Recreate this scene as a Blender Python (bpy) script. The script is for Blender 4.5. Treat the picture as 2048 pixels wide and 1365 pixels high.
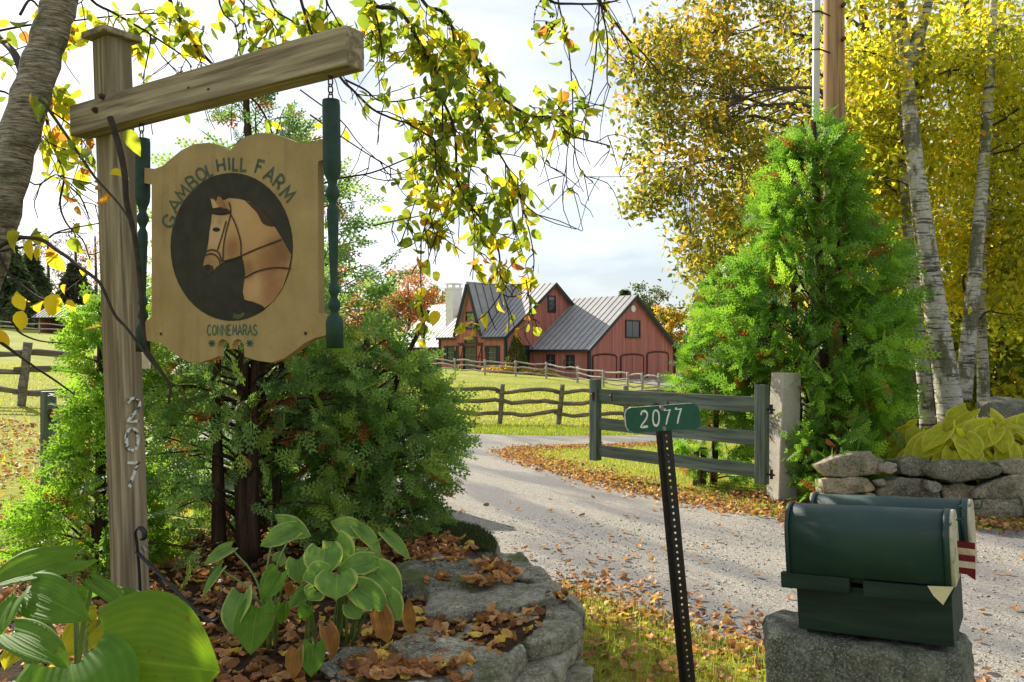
import bpy, bmesh, math, random
import numpy as np
from mathutils import Vector, Matrix, noise as mnoise
from mathutils.geometry import delaunay_2d_cdt
R = math.radians
sc = bpy.context.scene
for o in list(bpy.data.objects):
    bpy.data.objects.remove(o)
COL = sc.collection

# ------------------------------------------------------------------ camera
F, HZ, EYE = 1700.0, 700.0, 1.70          # focal length (px of a 2048 px wide picture), horizon row, eye height
cd = bpy.data.cameras.new('camera'); cam = bpy.data.objects.new('camera', cd); COL.objects.link(cam)
cam.location = (0, 0, EYE); cam.rotation_euler = (R(90), 0, 0)
cd.sensor_width = 36; cd.lens = 36 * F / 2048; cd.shift_y = (HZ - 682.5) / 2048
cd.clip_start = 0.05; cd.clip_end = 3000
sc.camera = cam

# ------------------------------------------------------------------ sky, sun, exposure
SUN_AZ, SUN_EL = R(-38), R(31)             # azimuth clockwise from +Y (the sun stands to the left, beyond the farm)
TO_SUN = Vector((math.sin(SUN_AZ) * math.cos(SUN_EL), math.cos(SUN_AZ) * math.cos(SUN_EL), math.sin(SUN_EL)))
world = bpy.data.worlds.new('World'); sc.world = world; world.use_nodes = True
wn = world.node_tree; wn.nodes.clear()
w_out = wn.nodes.new('ShaderNodeOutputWorld'); w_bg = wn.nodes.new('ShaderNodeBackground')
w_sky = wn.nodes.new('ShaderNodeTexSky'); w_sky.sky_type = 'NISHITA'; w_sky.sun_disc = False
w_sky.sun_elevation = SUN_EL; w_sky.sun_rotation = SUN_AZ % (2 * math.pi)
w_sky.air_density = 1.0; w_sky.dust_density = 0.9; w_sky.ozone_density = 1.0
w_tc = wn.nodes.new('ShaderNodeTexCoord'); w_map = wn.nodes.new('ShaderNodeMapping')
w_map.inputs['Scale'].default_value = (1.0, 1.0, 3.4)
w_n = wn.nodes.new('ShaderNodeTexNoise'); w_n.inputs['Scale'].default_value = 2.3
w_n.inputs['Detail'].default_value = 7; w_n.inputs['Roughness'].default_value = 0.52; w_n.inputs['Distortion'].default_value = 0.25
w_r = wn.nodes.new('ShaderNodeValToRGB')
w_r.color_ramp.elements[0].position = 0.40; w_r.color_ramp.elements[0].color = (2.75, 3.05, 3.45, 1)
w_r.color_ramp.elements[1].position = 0.60; w_r.color_ramp.elements[1].color = (6.0, 6.05, 6.1, 1)
w_mix = wn.nodes.new('ShaderNodeMixRGB'); w_mix.inputs['Fac'].default_value = 0.76
wn.links.new(w_tc.outputs['Generated'], w_map.inputs['Vector']); wn.links.new(w_map.outputs['Vector'], w_n.inputs['Vector'])
wn.links.new(w_n.outputs['Fac'], w_r.inputs['Fac']); wn.links.new(w_r.outputs['Color'], w_mix.inputs['Color2'])
wn.links.new(w_sky.outputs['Color'], w_mix.inputs['Color1']); wn.links.new(w_mix.outputs['Color'], w_bg.inputs['Color'])
w_bg.inputs['Strength'].default_value = 0.08
wn.links.new(w_bg.outputs['Background'], w_out.inputs['Surface'])
sd = bpy.data.lights.new('sun', 'SUN'); sd.energy = 3.7; sd.angle = R(0.6); sd.color = (1.0, 0.93, 0.80)
sun = bpy.data.objects.new('sun', sd); COL.objects.link(sun); sun.location = (-30, 20, 30)
sun.rotation_euler = TO_SUN.to_track_quat('Z', 'Y').to_euler()
vs = sc.view_settings; vs.view_transform = 'Standard'; vs.look = 'None'; vs.exposure = 1.42; vs.gamma = 1.0
vs.use_curve_mapping = False
sc.cycles.use_denoising = True; sc.cycles.max_bounces = 6; sc.cycles.diffuse_bounces = 3; sc.cycles.glossy_bounces = 2
sc.cycles.transmission_bounces = 3; sc.cycles.transparent_max_bounces = 4; sc.cycles.sample_clamp_indirect = 6

# ------------------------------------------------------------------ helpers
rng = np.random.RandomState(7); rnd = random.Random(11)
def W(px, py, Y): return Vector(((px - 1024) / F * Y, Y, EYE + (HZ - py) / F * Y))
def UZ(px, py, z):
    Y = (EYE - z) * F / (py - HZ); return Vector(((px - 1024) / F * Y, Y, z))
def srgb(h):
    h = h.lstrip('#'); v = [int(h[i:i + 2], 16) / 255 for i in (0, 2, 4)]
    return tuple(c / 12.92 if c <= .04045 else ((c + .055) / 1.055) ** 2.4 for c in v)
def tag(o, label=None, cat=None, group=None, kind=None):
    if label: o['label'] = label
    if cat: o['category'] = cat
    if group: o['group'] = group
    if kind: o['kind'] = kind
    return o
def empty(name, loc, label=None, cat=None, group=None, rz=0, kind=None):
    e = bpy.data.objects.new(name, None); COL.objects.link(e); e.location = loc; e.rotation_euler = (0, 0, rz)
    e.empty_display_size = .2
    return tag(e, label, cat, group, kind)
def adopt(o, parent, world_coords=True):
    """parent o; with world_coords its own transform is kept in world space (parents here are at most rotated about z)"""
    if parent is None: return o
    o.parent = parent
    if world_coords:
        m = Matrix.Identity(4); p = parent
        while p is not None:
            b = p.matrix_parent_inverse @ (Matrix.LocRotScale(p.location, p.rotation_euler, p.scale) if p.rotation_mode != 'QUATERNION' else Matrix.LocRotScale(p.location, p.rotation_quaternion, p.scale))
            m = b @ m; p = p.parent
        o.matrix_parent_inverse = m.inverted()
    return o
def np_mesh(name, v, f, attrs=None, smooth=True):
    v = np.asarray(v, dtype=np.float32).reshape(-1, 3); f = np.asarray(f, dtype=np.int32)
    me = bpy.data.meshes.new(name); k = f.shape[1]
    me.vertices.add(len(v)); me.vertices.foreach_set('co', v.ravel())
    me.loops.add(f.size); me.loops.foreach_set('vertex_index', f.ravel())
    me.polygons.add(len(f)); me.polygons.foreach_set('loop_start', np.arange(0, f.size, k, dtype=np.int32))
    if smooth: me.polygons.foreach_set('use_smooth', np.ones(len(f), dtype=bool))
    for an, av in (attrs or {}).items():
        a = me.attributes.new(an, 'FLOAT', 'POINT'); a.data.foreach_set('value', np.asarray(av, dtype=np.float32))
    me.update(calc_edges=True); me.validate(); return me
class MB:
    def __init__(s): s.v = []; s.f = []; s.a = []
    def add(s, verts, faces, a=0.5):
        o = len(s.v); s.v += [tuple(p) for p in verts]; s.f += [tuple(i + o for i in q) for q in faces]
        s.a += [a] * len(verts) if not hasattr(a, '__len__') else list(a)
        return s
    def mesh(s, name, smooth=False):
        me = bpy.data.meshes.new(name); me.from_pydata(s.v, [], s.f)
        if smooth: me.polygons.foreach_set('use_smooth', np.ones(len(me.polygons), dtype=bool))
        at = me.attributes.new('rnd', 'FLOAT', 'POINT'); at.data.foreach_set('value', np.asarray(s.a, dtype=np.float32))
        me.update(); return me
    def obj(s, name, mat, parent=None, smooth=False, world=True):
        return mk(name, s.mesh(name, smooth), mat, parent, world)
def mk(name, me, mat, parent=None, world=True):
    o = bpy.data.objects.new(name, me)
    if mat is not None and not me.materials: me.materials.append(mat)
    COL.objects.link(o); adopt(o, parent, world); return o
def catmull(pts, n=6):
    P = [Vector(p) for p in pts]
    if len(P) < 3: 
        return [P[0].lerp(P[-1], i / n) for i in range(n + 1)]
    Q = [P[0] * 2 - P[1]] + P + [P[-1] * 2 - P[-2]]; out = []
    for i in range(1, len(Q) - 2):
        a, b, c, d = Q[i - 1:i + 3]
        for k in range(n):
            t = k / n
            out.append(.5 * ((2 * b) + (c - a) * t + (2 * a - 5 * b + 4 * c - d) * t * t + (3 * b - a - 3 * c + d) * t ** 3))
    return out + [P[-1]]
def tube(mb, pts, rad, seg=6, a=0.5, flat=1.0, caps=True):
    P = [Vector(p) for p in pts]; n = len(P)
    if n < 2: return
    if not hasattr(rad, '__len__'): rad = [rad] * n
    t0 = (P[1] - P[0]).normalized(); up = Vector((0, 0, 1)) if abs(t0.z) < .9 else Vector((1, 0, 0))
    nn = t0.cross(up).normalized(); vs_, fs = [], []
    for i in range(n):
        t = (P[min(i + 1, n - 1)] - P[max(i - 1, 0)])
        t = t.normalized() if t.length > 1e-9 else t0
        nn = (nn - t * nn.dot(t)); nn = nn.normalized() if nn.length > 1e-6 else t.orthogonal().normalized()
        b = t.cross(nn)
        for k in range(seg):
            q = 2 * math.pi * k / seg
            vs_.append(P[i] + (nn * math.cos(q) + b * math.sin(q) * flat) * rad[i])
    for i in range(n - 1):
        for k in range(seg):
            fs.append((i * seg + k, i * seg + (k + 1) % seg, (i + 1) * seg + (k + 1) % seg, (i + 1) * seg + k))
    if caps:
        fs.append(tuple(range(seg - 1, -1, -1))); fs.append(tuple((n - 1) * seg + k for k in range(seg)))
    mb.add(vs_, fs, a)
def box_mesh(name, sx, sy, sz, bev=.006, jit=0, seed=0, cuts=0):
    bm = bmesh.new(); bmesh.ops.create_cube(bm, size=1.0)
    bmesh.ops.scale(bm, vec=(sx, sy, sz), verts=bm.verts)
    if cuts:
        bmesh.ops.subdivide_edges(bm, edges=[e for e in bm.edges if abs((e.verts[0].co - e.verts[1].co).x) > sx * .9], cuts=cuts)
    if bev: bmesh.ops.bevel(bm, geom=[e for e in bm.edges if e.calc_face_angle(0) > .5], offset=bev, segments=2, affect='EDGES', profile=.6)
    if jit:
        for v in bm.verts:
            v.co += mnoise.noise_vector(v.co * 3.1 + Vector((seed * 7.3, seed, 0))) * jit
    me = bpy.data.meshes.new(name); bm.to_mesh(me); bm.free(); return me
def bar(name, p0, p1, w, h, mat, parent=None, side=None, bev=.006, jit=0, seed=0, cuts=0, me=None, world=True):
    """a beam from p0 to p1: local x along it, w across (towards side), h in the third direction"""
    p0, p1 = Vector(p0), Vector(p1); d = (p1 - p0); L = d.length; x = d.normalized()
    s = Vector(side) if side is not None else (x.cross(Vector((0, 0, 1))) if abs(x.z) < .95 else Vector((1, 0, 0)))
    y = (s - x * s.dot(x)).normalized(); z = x.cross(y)
    if me is None: me = box_mesh(name, L, w, h, bev, jit, seed, cuts)
    o = mk(name, me, mat, None); m = Matrix((x, y, z)).transposed().to_4x4(); m.translation = (p0 + p1) / 2
    o.matrix_basis = m; adopt(o, parent, world); return o
def poly_prism(mb, pts, off, a=.5):
    """flat outline pts (3-D, ordered) thickened by vector off"""
    n = len(pts); P = [Vector(p) for p in pts]; off = Vector(off)
    mb.add([p for p in P] + [p + off for p in P],
           [tuple(range(n)), tuple(range(2 * n - 1, n - 1, -1))] + [(i, i + n, (i + 1) % n + n, (i + 1) % n) for i in range(n)], a)
def fixn(o):
    bm = bmesh.new(); bm.from_mesh(o.data); bmesh.ops.recalc_face_normals(bm, faces=bm.faces); bm.to_mesh(o.data); bm.free(); return o
def rot_from(xdir, zdir):
    """(N,3,3) matrices whose columns are x (along xdir), y, z (towards zdir)"""
    x = xdir / np.linalg.norm(xdir, axis=1, keepdims=True)
    z = zdir - x * (x * zdir).sum(1, keepdims=True); z /= (np.linalg.norm(z, axis=1, keepdims=True) + 1e-9)
    y = np.cross(z, x); return np.stack([x, y, z], axis=2)
def scatter(tv, tf, pos, rot, scale, r, extra=None):
    """copies of a small template as arrays -> verts, faces, attrs"""
    N, V = len(pos), len(tv); scale = np.asarray(scale).reshape(N, 1, -1)
    v = np.einsum('nij,nvj->nvi', rot, tv[None] * scale) + pos[:, None, :]
    f = (tf[None] + (np.arange(N) * V)[:, None, None]).reshape(-1, tf.shape[1])
    at = {'rnd': np.repeat(r, V)}
    return v.reshape(-1, 3), f, at
def rand_dirs(n, r_=None):
    d = (r_ or rng).normal(size=(n, 3)); return d / np.linalg.norm(d, axis=1, keepdims=True)
# ------------------------------------------------------------------ materials
class NT:
    def __init__(s, name):
        s.m = bpy.data.materials.new(name); s.m.use_nodes = True; s.t = s.m.node_tree; s.t.nodes.clear()
        s.out = s.n('ShaderNodeOutputMaterial'); s.b = s.n('ShaderNodeBsdfPrincipled'); s.l(s.b.outputs[0], s.out.inputs[0])
        s._oc = None
    def n(s, typ, **kw):
        x = s.t.nodes.new(typ)
        for k, v in kw.items(): setattr(x, k, v)
        return x
    def l(s, a, b): s.t.links.new(a, b)
    def oc(s, scale=(1, 1, 1), rot=(0, 0, 0), loc=(0, 0, 0)):
        if s._oc is None: s._oc = s.n('ShaderNodeTexCoord')
        mp = s.n('ShaderNodeMapping'); mp.inputs['Scale'].default_value = scale; mp.inputs['Rotation'].default_value = rot
        mp.inputs['Location'].default_value = loc; s.l(s._oc.outputs['Object'], mp.inputs['Vector']); return mp.outputs[0]
    def noise(s, vec, scale, detail=4, rough=.55, dist=0):
        x = s.n('ShaderNodeTexNoise'); x.inputs['Scale'].default_value = scale; x.inputs['Detail'].default_value = detail
        x.inputs['Roughness'].default_value = rough; x.inputs['Distortion'].default_value = dist; s.l(vec, x.inputs['Vector']); return x.outputs['Fac']
    def voro(s, vec, scale, feature='F1', out='Distance'):
        x = s.n('ShaderNodeTexVoronoi', feature=feature); x.inputs['Scale'].default_value = scale; s.l(vec, x.inputs['Vector']); return x.outputs[out]
    def attr(s, name): x = s.n('ShaderNodeAttribute', attribute_name=name); return x.outputs['Fac']
    def ramp(s, fac, stops, interp='LINEAR'):
        x = s.n('ShaderNodeValToRGB'); cr = x.color_ramp; cr.interpolation = interp
        while len(cr.elements) < len(stops): cr.elements.new(.5)
        for e, (p, c) in zip(cr.elements, stops):
            e.position = p; e.color = (*(c if hasattr(c, '__len__') else (c, c, c)), 1)
        s.l(fac, x.inputs['Fac']); return x.outputs['Color']
    def mix(s, fac, a, b, typ='MIX'):
        x = s.n('ShaderNodeMixRGB', blend_type=typ)
        for i, v in ((0, fac), (1, a), (2, b)):
            if hasattr(v, 'links') or hasattr(v, 'is_linked'): s.l(v, x.inputs[i])
            elif hasattr(v, '__len__'): x.inputs[i].default_value = (*v, 1)
            elif i == 0: x.inputs[0].default_value = v
            else: x.inputs[i].default_value = (v, v, v, 1)
        return x.outputs[0]
    def math(s, op, a, b=0.):
        x = s.n('ShaderNodeMath', operation=op)
        for i, v in ((0, a), (1, b)):
            if hasattr(v, 'is_linked'): s.l(v, x.inputs[i])
            else: x.inputs[i].default_value = v
        return x.outputs[0]
    def bump(s, h, strength=.3, dist=.01, prev=None):
        x = s.n('ShaderNodeBump'); x.inputs['Strength'].default_value = strength; x.inputs['Distance'].default_value = dist
        s.l(h, x.inputs['Height'])
        if prev is not None: s.l(prev, x.inputs['Normal'])
        s.l(x.outputs[0], s.b.inputs['Normal']); return x.outputs[0]
    def col(s, c):
        if hasattr(c, 'is_linked'): s.l(c, s.b.inputs['Base Color'])
        else: s.b.inputs['Base Color'].default_value = (*c, 1)
        return s
    def set(s, rough=.7, spec=.3, metal=0):
        s.b.inputs['Roughness'].default_value = rough; s.b.inputs['Specular IOR Level'].default_value = spec; s.b.inputs['Metallic'].default_value = metal; return s
    def translucent(s, colour, fac):
        t = s.n('ShaderNodeBsdfTranslucent'); mx = s.n('ShaderNodeMixShader'); mx.inputs[0].default_value = fac
        s.l(colour, t.inputs['Color']); s.l(s.b.outputs[0], mx.inputs[1]); s.l(t.outputs[0], mx.inputs[2]); s.l(mx.outputs[0], s.out.inputs[0]); return s
def plain(name, c, rough=.6, spec=.3, metal=0, var=.12, sc_=20, bump=0.0):
    t = NT(name); v = t.noise(t.oc(), sc_, 5)
    lo = tuple(x * (1 - var) for x in c); hi = tuple(min(1, x * (1 + var)) for x in c)
    t.col(t.ramp(v, [(.3, lo), (.7, hi)])).set(rough, spec, metal)
    if bump: t.bump(v, bump, .004)
    return t.m
def wood(name, c1, c2, c3, grain=55, rough=.85, bump=.5, along=2.2, stain=.35):
    t = NT(name); g = t.noise(t.oc((along, grain, grain)), 1, 6, .6, .3); g2 = t.noise(t.oc((along * .35, grain * .3, grain * .3), loc=(3, 1, 7)), 1, 3)
    big = t.noise(t.oc((.7, 3, 3), loc=(1, 5, 2)), 1, 4)
    c = t.ramp(g, [(.36, c1), (.5, c2), (.64, c3)]); c = t.mix(t.ramp(g2, [(.52, 0.0), (.62, 1.0)]), c, tuple(x * .62 for x in c2))
    c = t.mix(t.math('MULTIPLY', t.ramp(big, [(.45, 0.), (.7, 1.)]), stain), c, (c1[0] * .7, c1[1] * .8, c1[2] * .7))
    t.col(c).set(rough, .2); t.bump(t.math('ADD', g, t.math('MULTIPLY', g2, .6)), bump, .003); return t.m
def leafmat(name, stops, trans=.5, rough=.45, tint=2.0, spec=.3):
    t = NT(name); c = t.ramp(t.attr('rnd'), stops)
    n = t.noise(t.oc(), 60, 2); c = t.mix(1.0, c, t.ramp(n, [(.3, .75), (.7, 1.2)]), 'MULTIPLY')
    t.col(c).set(rough, spec); t.translucent(t.mix(1.0, c, (tint * 1.08, tint * 1.05, tint * .75), 'MULTIPLY'), trans); return t.m
def stone(name, base, dark, lichen=(.30, .34, .24), moss=(.035, .05, .012), moss_amt=.5, lich_amt=.5, scale=1.0):
    t = NT(name); o = t.oc((scale, scale, scale))
    a = t.noise(o, 5, 8, .65); b = t.noise(o, 38, 6, .7); v = t.voro(o, 16)
    c = t.ramp(a, [(.3, dark), (.55, base), (.75, tuple(min(1, x * 1.35) for x in base))])
    c = t.mix(1, c, t.ramp(b, [(.3, .4), (.5, 1.0), (.7, 1.6)]), 'MULTIPLY')
    oi = t.n('ShaderNodeObjectInfo'); c = t.mix(1, c, t.ramp(oi.outputs['Random'], [(0., (.62, .63, .66)), (.5, (1., .98, .94)), (1., (1.35, 1.28, 1.15))]), 'MULTIPLY')
    ln = t.noise(o, 9, 7, .7); lm = t.math('MULTIPLY', t.ramp(ln, [(.54, 0.), (.62, 1.)]), lich_amt); c = t.mix(lm, c, lichen)
    s2 = t.noise(t.oc((scale, scale, scale), loc=(3, 3, 8)), 85, 5, .75); c = t.mix(t.math('MULTIPLY', t.ramp(s2, [(.53, 0.), (.60, 1.)]), .75), c, tuple(x * 1.25 for x in lichen)); c = t.mix(t.math('MULTIPLY', t.ramp(s2, [(.34, 1.), (.42, 0.)]), .6), c, tuple(x * .5 for x in dark))
    g = t.n('ShaderNodeNewGeometry'); sx = t.n('ShaderNodeSeparateXYZ'); t.l(g.outputs['Normal'], sx.inputs[0])
    up = t.ramp(sx.outputs['Z'], [(.0, .25), (.75, 1.)]); mn = t.noise(t.oc(loc=(4, 9, 2)), 4.5, 6, .6)
    mm = t.math('MULTIPLY', t.math('MULTIPLY', up, t.ramp(mn, [(.5, 0.), (.6, 1.)])), moss_amt); c = t.mix(mm, c, t.mix(b, moss, tuple(x * 2.2 for x in moss)))
    t.col(c).set(.9, .2); p = t.bump(b, .9, .02); t.bump(a, .7, .06, p); return t.m
M_ = {}
M_['post_wood'] = wood('weathered_post_wood', (0.1383, 0.1092, 0.06989), (0.2766, 0.2213, 0.1456), (0.4077, 0.3422, 0.2402), 46, .9, .8, 1.6, .3)
M_['rail_wood'] = wood('weathered_rail_wood', (.10, .085, .065), (.19, .16, .12), (.29, .25, .2), 30)
M_['pale_rail'] = wood('silvered_rail_wood', (.22, .19, .17), (.36, .33, .295), (.48, .45, .41), 20)
M_['dark_wood'] = wood('dark_stop_post_wood', (.05, .038, .026), (.11, .085, .06), (.16, .13, .09), 30)
M_['gate_green'] = wood('faded_green_painted_wood', (0.0585, 0.0782, 0.0588), (0.1105, 0.1357, 0.1029), (0.169, 0.1898, 0.1418), 26, .65, .5, 1.4, .4)
M_['dark_green_wood'] = wood('dark_green_painted_wood', (.006, .018, .014), (.011, .03, .023), (.02, .045, .035), 26, .55, .3)
M_['pole_wood'] = wood('utility_pole_wood', (.20, .105, .045), (.36, .22, .11), (.46, .31, .17), 14, .8, .4, .5, .5)
M_['spindle'] = plain('green_spindle_paint', (.011, .036, .026), .55, .3, 0, .3, 30, .15)
t = NT('cream_sign_paint'); o_ = t.oc(); n_ = t.noise(o_, 7, 6); n2 = t.noise(t.oc((14, 14, 2)), 1, 5)
c_ = t.ramp(n_, [(.3, (.27, .185, .072)), (.7, (.36, .255, .105))]); c_ = t.mix(t.ramp(n2, [(.52, 0.), (.72, .5)]), c_, (.17, .115, .045)); c_ = t.mix(t.math('MULTIPLY', t.ramp(t.noise(o_, 45, 6, .75), [(.5, 0.), (.68, 1.)]), .3), c_, (.2, .14, .06)); t.col(c_).set(.65, .3); t.bump(t.noise(o_, 160, 3), .15, .002)
M_['cream'] = t.m
M_['letter_green'] = plain('green_lettering_paint', (.06, .085, .06), .7, .2, 0, .25, 40)
M_['letter_teal'] = plain('teal_lettering_paint', (.035, .105, .085), .7, .2, 0, .25, 40)
for nm, c in dict(art_bg=(.028, .026, .018), art_tan=(.36, .205, .085), art_light=(.47, .30, .15), art_rust=(.27, .12, .045), art_dark=(.022, .017, .014), art_strap=(.05, .026, .014), art_green=(.055, .075, .025)).items():
    M_[nm] = plain('painted_' + nm, c, .7, .2, 0, .3, 14)
M_['iron'] = plain('black_iron', (.016, .017, .022), .45, .5, .3, .3, 40, .1)
M_['rust'] = plain('rusty_iron', (.06, .035, .022), .7, .4, .3, .5, 60, .2)
t = NT('peeling_white_number_paint'); k = t.ramp(t.noise(t.oc(), 55, 5), [(.42, (.06, .06, .055)), (.52, (.62, .62, .58))]); t.col(k).set(.6, .3); M_['number'] = t.m
M_['sign_green'] = plain('green_sign_face', (.0035, .078, .05), .4, .4, 0, .15, 30)
M_['sign_white'] = plain('reflective_white', (.72, .70, .60), .5, .4, 0, .08, 30)
M_['steel'] = plain('dark_steel_channel', (.026, .022, .018), .55, .45, .4, .4, 40, .1)
M_['zinc'] = plain('zinc_bolt', (.22, .2, .17), .5, .5, .8, .3, 80)
t = NT('green_mailbox_enamel'); n_ = t.noise(t.oc(), 3, 6); n2 = t.noise(t.oc(), 120, 3)
t.col(t.mix(t.ramp(t.noise(t.oc((5, 5, 16)), 1, 6, .7), [(.52, 0.), (.75, .55)]), t.ramp(n_, [(.3, (.010, .032, .028)), (.7, (.017, .048, .041))]), (.045, .06, .05))).set(.55, .35); p_ = t.bump(n2, .12, .002); t.bump(t.noise(t.oc(), 9, 2), .25, .01, p_); t.l(t.ramp(n_, [(.3, .42), (.7, .68)]), t.b.inputs['Roughness']); M_['mailbox'] = t.m
t = NT('peeling_mailbox_door'); n_ = t.noise(t.oc(), 22, 6, .7); t.col(t.ramp(n_, [(.33, (.03, .035, .03)), (.42, (.40, .36, .26)), (.8, (.52, .48, .37))])).set(.7, .3); M_['box_door'] = t.m
M_['box_wood'] = wood('dark_green_mailbox_stand', (.006, .016, .012), (.011, .026, .02), (.02, .04, .032), 22, .6, .3)
M_['flag_red'] = plain('red_cloth', (.13, .014, .018), .85, .1); M_['flag_white'] = plain('cream_cloth', (.46, .38, .27), .85, .1)
M_['paper'] = plain('yellowed_paper', (.55, .48, .3), .8, .1)
t = NT('pale_granite'); o_ = t.oc(); a = t.noise(o_, 140, 4, .7); b = t.noise(o_, 6, 5); c_ = t.ramp(a, [(.3, (.21, .195, .17)), (.5, (.45, .41, .335)), (.75, (.62, .57, .47))])
c_ = t.mix(t.ramp(b, [(.6, 0.), (.75, .5)]), c_, (.19, .165, .1)); t.col(c_).set(.9, .2); p_ = t.bump(a, .6, .006); t.bump(b, .3, .02, p_); M_['granite'] = t.m
M_['stone'] = stone('fieldstone_with_moss', (.33, .305, .245), (.095, .088, .07), (.44, .45, .33), (.055, .07, .016), moss_amt=.6, lich_amt=.6)
M_['stone_dark'] = stone('dark_slab_stone', (.275, .258, .212), (.085, .08, .066), (.36, .37, .27), (.055, .07, .016), moss_amt=.85, lich_amt=.55)
M_['stone_far'] = stone('brown_fieldstone', (0.258, 0.216, 0.156), (0.072, 0.06, 0.0456), moss_amt=.6, lich_amt=.4)
M_['stone_pale'] = stone('pale_chinking_stone', (.36, .31, .24), (.2, .17, .13), moss_amt=.1, lich_amt=.2)
M_['boulder'] = stone('granite_boulder', (0.23, 0.2185, 0.1782), (0.09775, 0.092, 0.0782), moss_amt=.3, lich_amt=.35, scale=1.5)
# ground
t = NT('meadow_turf'); o_ = t.oc(); a = t.noise(o_, .22, 5); b = t.noise(o_, 2.4, 7, .7); d = t.noise(t.oc((9, 30, 9)), 1, 4, .7)
c_ = t.ramp(a, [(.3, (.20, .235, .03)), (.5, (.30, .31, .045)), (.7, (.38, .35, .075))])
c_ = t.mix(t.ramp(b, [(.45, 0.), (.7, .6)]), c_, (.125, .175, .022)); c_ = t.mix(1, c_, t.ramp(d, [(.25, .5), (.5, 1.), (.8, 1.5)]), 'MULTIPLY')
t.col(c_).set(.95, .1); p_ = t.bump(d, .8, .05); t.bump(b, .8, .12, p_); M_['turf'] = t.m
t = NT('gravel'); o_ = t.oc(); v = t.voro(o_, 120); v2 = t.voro(o_, 140); mp_ = t.n('ShaderNodeMapping'); mp_.inputs['Scale'].default_value = (.30, 1.6, 1); t.l(t.oc(rot=(0, 0, R(-116))), mp_.inputs['Vector']); a = t.noise(mp_.outputs[0], 1.1, 6, .6, .4); b = t.noise(o_, 34, 6, .8)
cell = t.n('ShaderNodeTexVoronoi'); cell.inputs['Scale'].default_value = 130; t.l(o_, cell.inputs['Vector'])
bw = t.n('ShaderNodeRGBToBW'); t.l(cell.outputs['Color'], bw.inputs[0])
c_ = t.ramp(bw.outputs[0], [(.15, (.12, .112, .10)), (.5, (.255, .232, .196)), (.85, (.42, .38, .315))])
c_ = t.mix(t.ramp(a, [(.42, .9), (.58, 0.)]), c_, t.mix(b, (.085, .083, .082), (.20, .193, .185)))
c_ = t.mix(1, c_, t.ramp(b, [(.25, .6), (.5, 1.), (.8, 1.25)]), 'MULTIPLY')
t.col(c_).set(.9, .2); p_ = t.bump(v, .5, .006); t.bump(b, .5, .012, p_); M_['gravel'] = t.m
t = NT('bed_soil'); o_ = t.oc(); b = t.noise(o_, 24, 7, .7); t.col(t.ramp(b, [(.3, (.020, .013, .008)), (.55, (.055, .034, .018)), (.8, (.12, .07, .035))])).set(.95, .1); t.bump(b, .9, .03); M_['soil'] = t.m
# leaves
M_['hang_leaf'] = leafmat('yellowing_birch_leaf', [(.0, (0.09, 0.138, 0.0144)), (.35, (0.174, 0.222, 0.0168)), (.58, (0.336, 0.318, 0.0168)), (.75, (0.624, 0.48, 0.0192)), (.9, (0.504, 0.252, 0.0216)), (1., (0.288, 0.114, 0.024))], .6)
M_['oak_leaf'] = leafmat('rusty_oak_leaf', [(0, (0.105, 0.1208, 0.0189)), (.3, (0.21, 0.1995, 0.0231)), (.55, (0.3885, 0.294, 0.0315)), (.8, (0.441, 0.2205, 0.0315)), (1, (0.294, 0.1155, 0.0252))], .52)
M_['birch_leaf'] = leafmat('golden_birch_leaf', [(0, (0.132, 0.176, 0.0176)), (.35, (0.286, 0.3025, 0.0198)), (.65, (0.462, 0.418, 0.022)), (.9, (0.572, 0.418, 0.0264)), (1, (0.462, 0.242, 0.0264))], .6)
M_['orange_leaf'] = leafmat('orange_maple_leaf', [(0, (0.176, 0.11, 0.033)), (.5, (0.374, 0.165, 0.055)), (1, (0.462, 0.264, 0.099))], .4)
M_['green_leaf'] = leafmat('dull_green_leaf', [(0, (0.039, 0.065, 0.0156)), (.5, (0.0975, 0.1235, 0.026)), (.8, (0.221, 0.195, 0.039)), (1, (0.338, 0.221, 0.039))], .35)
M_['cedar'] = leafmat('arborvitae_scale_leaf', [(0, (0.03726, 0.104, 0.0162)), (.4, (0.09625, 0.2154, 0.02295)), (.8, (0.2096, 0.3638, 0.0324)), (.9, (0.2562, 0.401, 0.0324)), (.93, (0.2484, 0.101, 0.027)), (1, (0.1863, 0.06683, 0.0243))], .42, .55, 2.0)
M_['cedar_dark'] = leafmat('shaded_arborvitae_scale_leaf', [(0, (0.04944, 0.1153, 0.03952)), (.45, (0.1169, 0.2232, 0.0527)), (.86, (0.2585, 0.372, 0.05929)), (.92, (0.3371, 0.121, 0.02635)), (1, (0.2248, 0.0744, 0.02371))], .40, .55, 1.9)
M_['spruce'] = leafmat('dark_spruce_needles', [(0, (.055, .085, .04)), (1, (.12, .15, .06))], .35, .7)
M_['bare_twig'] = leafmat('bare_grey_twigs', [(0, (.10, .075, .06)), (1, (.19, .14, .11))], .1, .8)
M_['dry_leaf'] = leafmat('fallen_dry_leaf', [(0, (0.09, 0.0384, 0.0168)), (.3, (0.24, 0.1056, 0.0408)), (.6, (0.432, 0.216, 0.084)), (.85, (0.552, 0.312, 0.132)), (.95, (0.624, 0.36, 0.042)), (1, (0.66, 0.48, 0.084))], .25, .6, 1.6)
M_['grass'] = leafmat('grass_blade', [(0, (0.0715, 0.1235, 0.0156)), (.45, (0.169, 0.234, 0.0234)), (.8, (0.325, 0.3055, 0.039)), (1, (0.468, 0.351, 0.091))], .45, .5)
M_['moss_mat'] = leafmat('creeping_thyme', [(0, (.03, .045, .012)), (1, (.09, .105, .028))], .2, .7)
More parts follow.
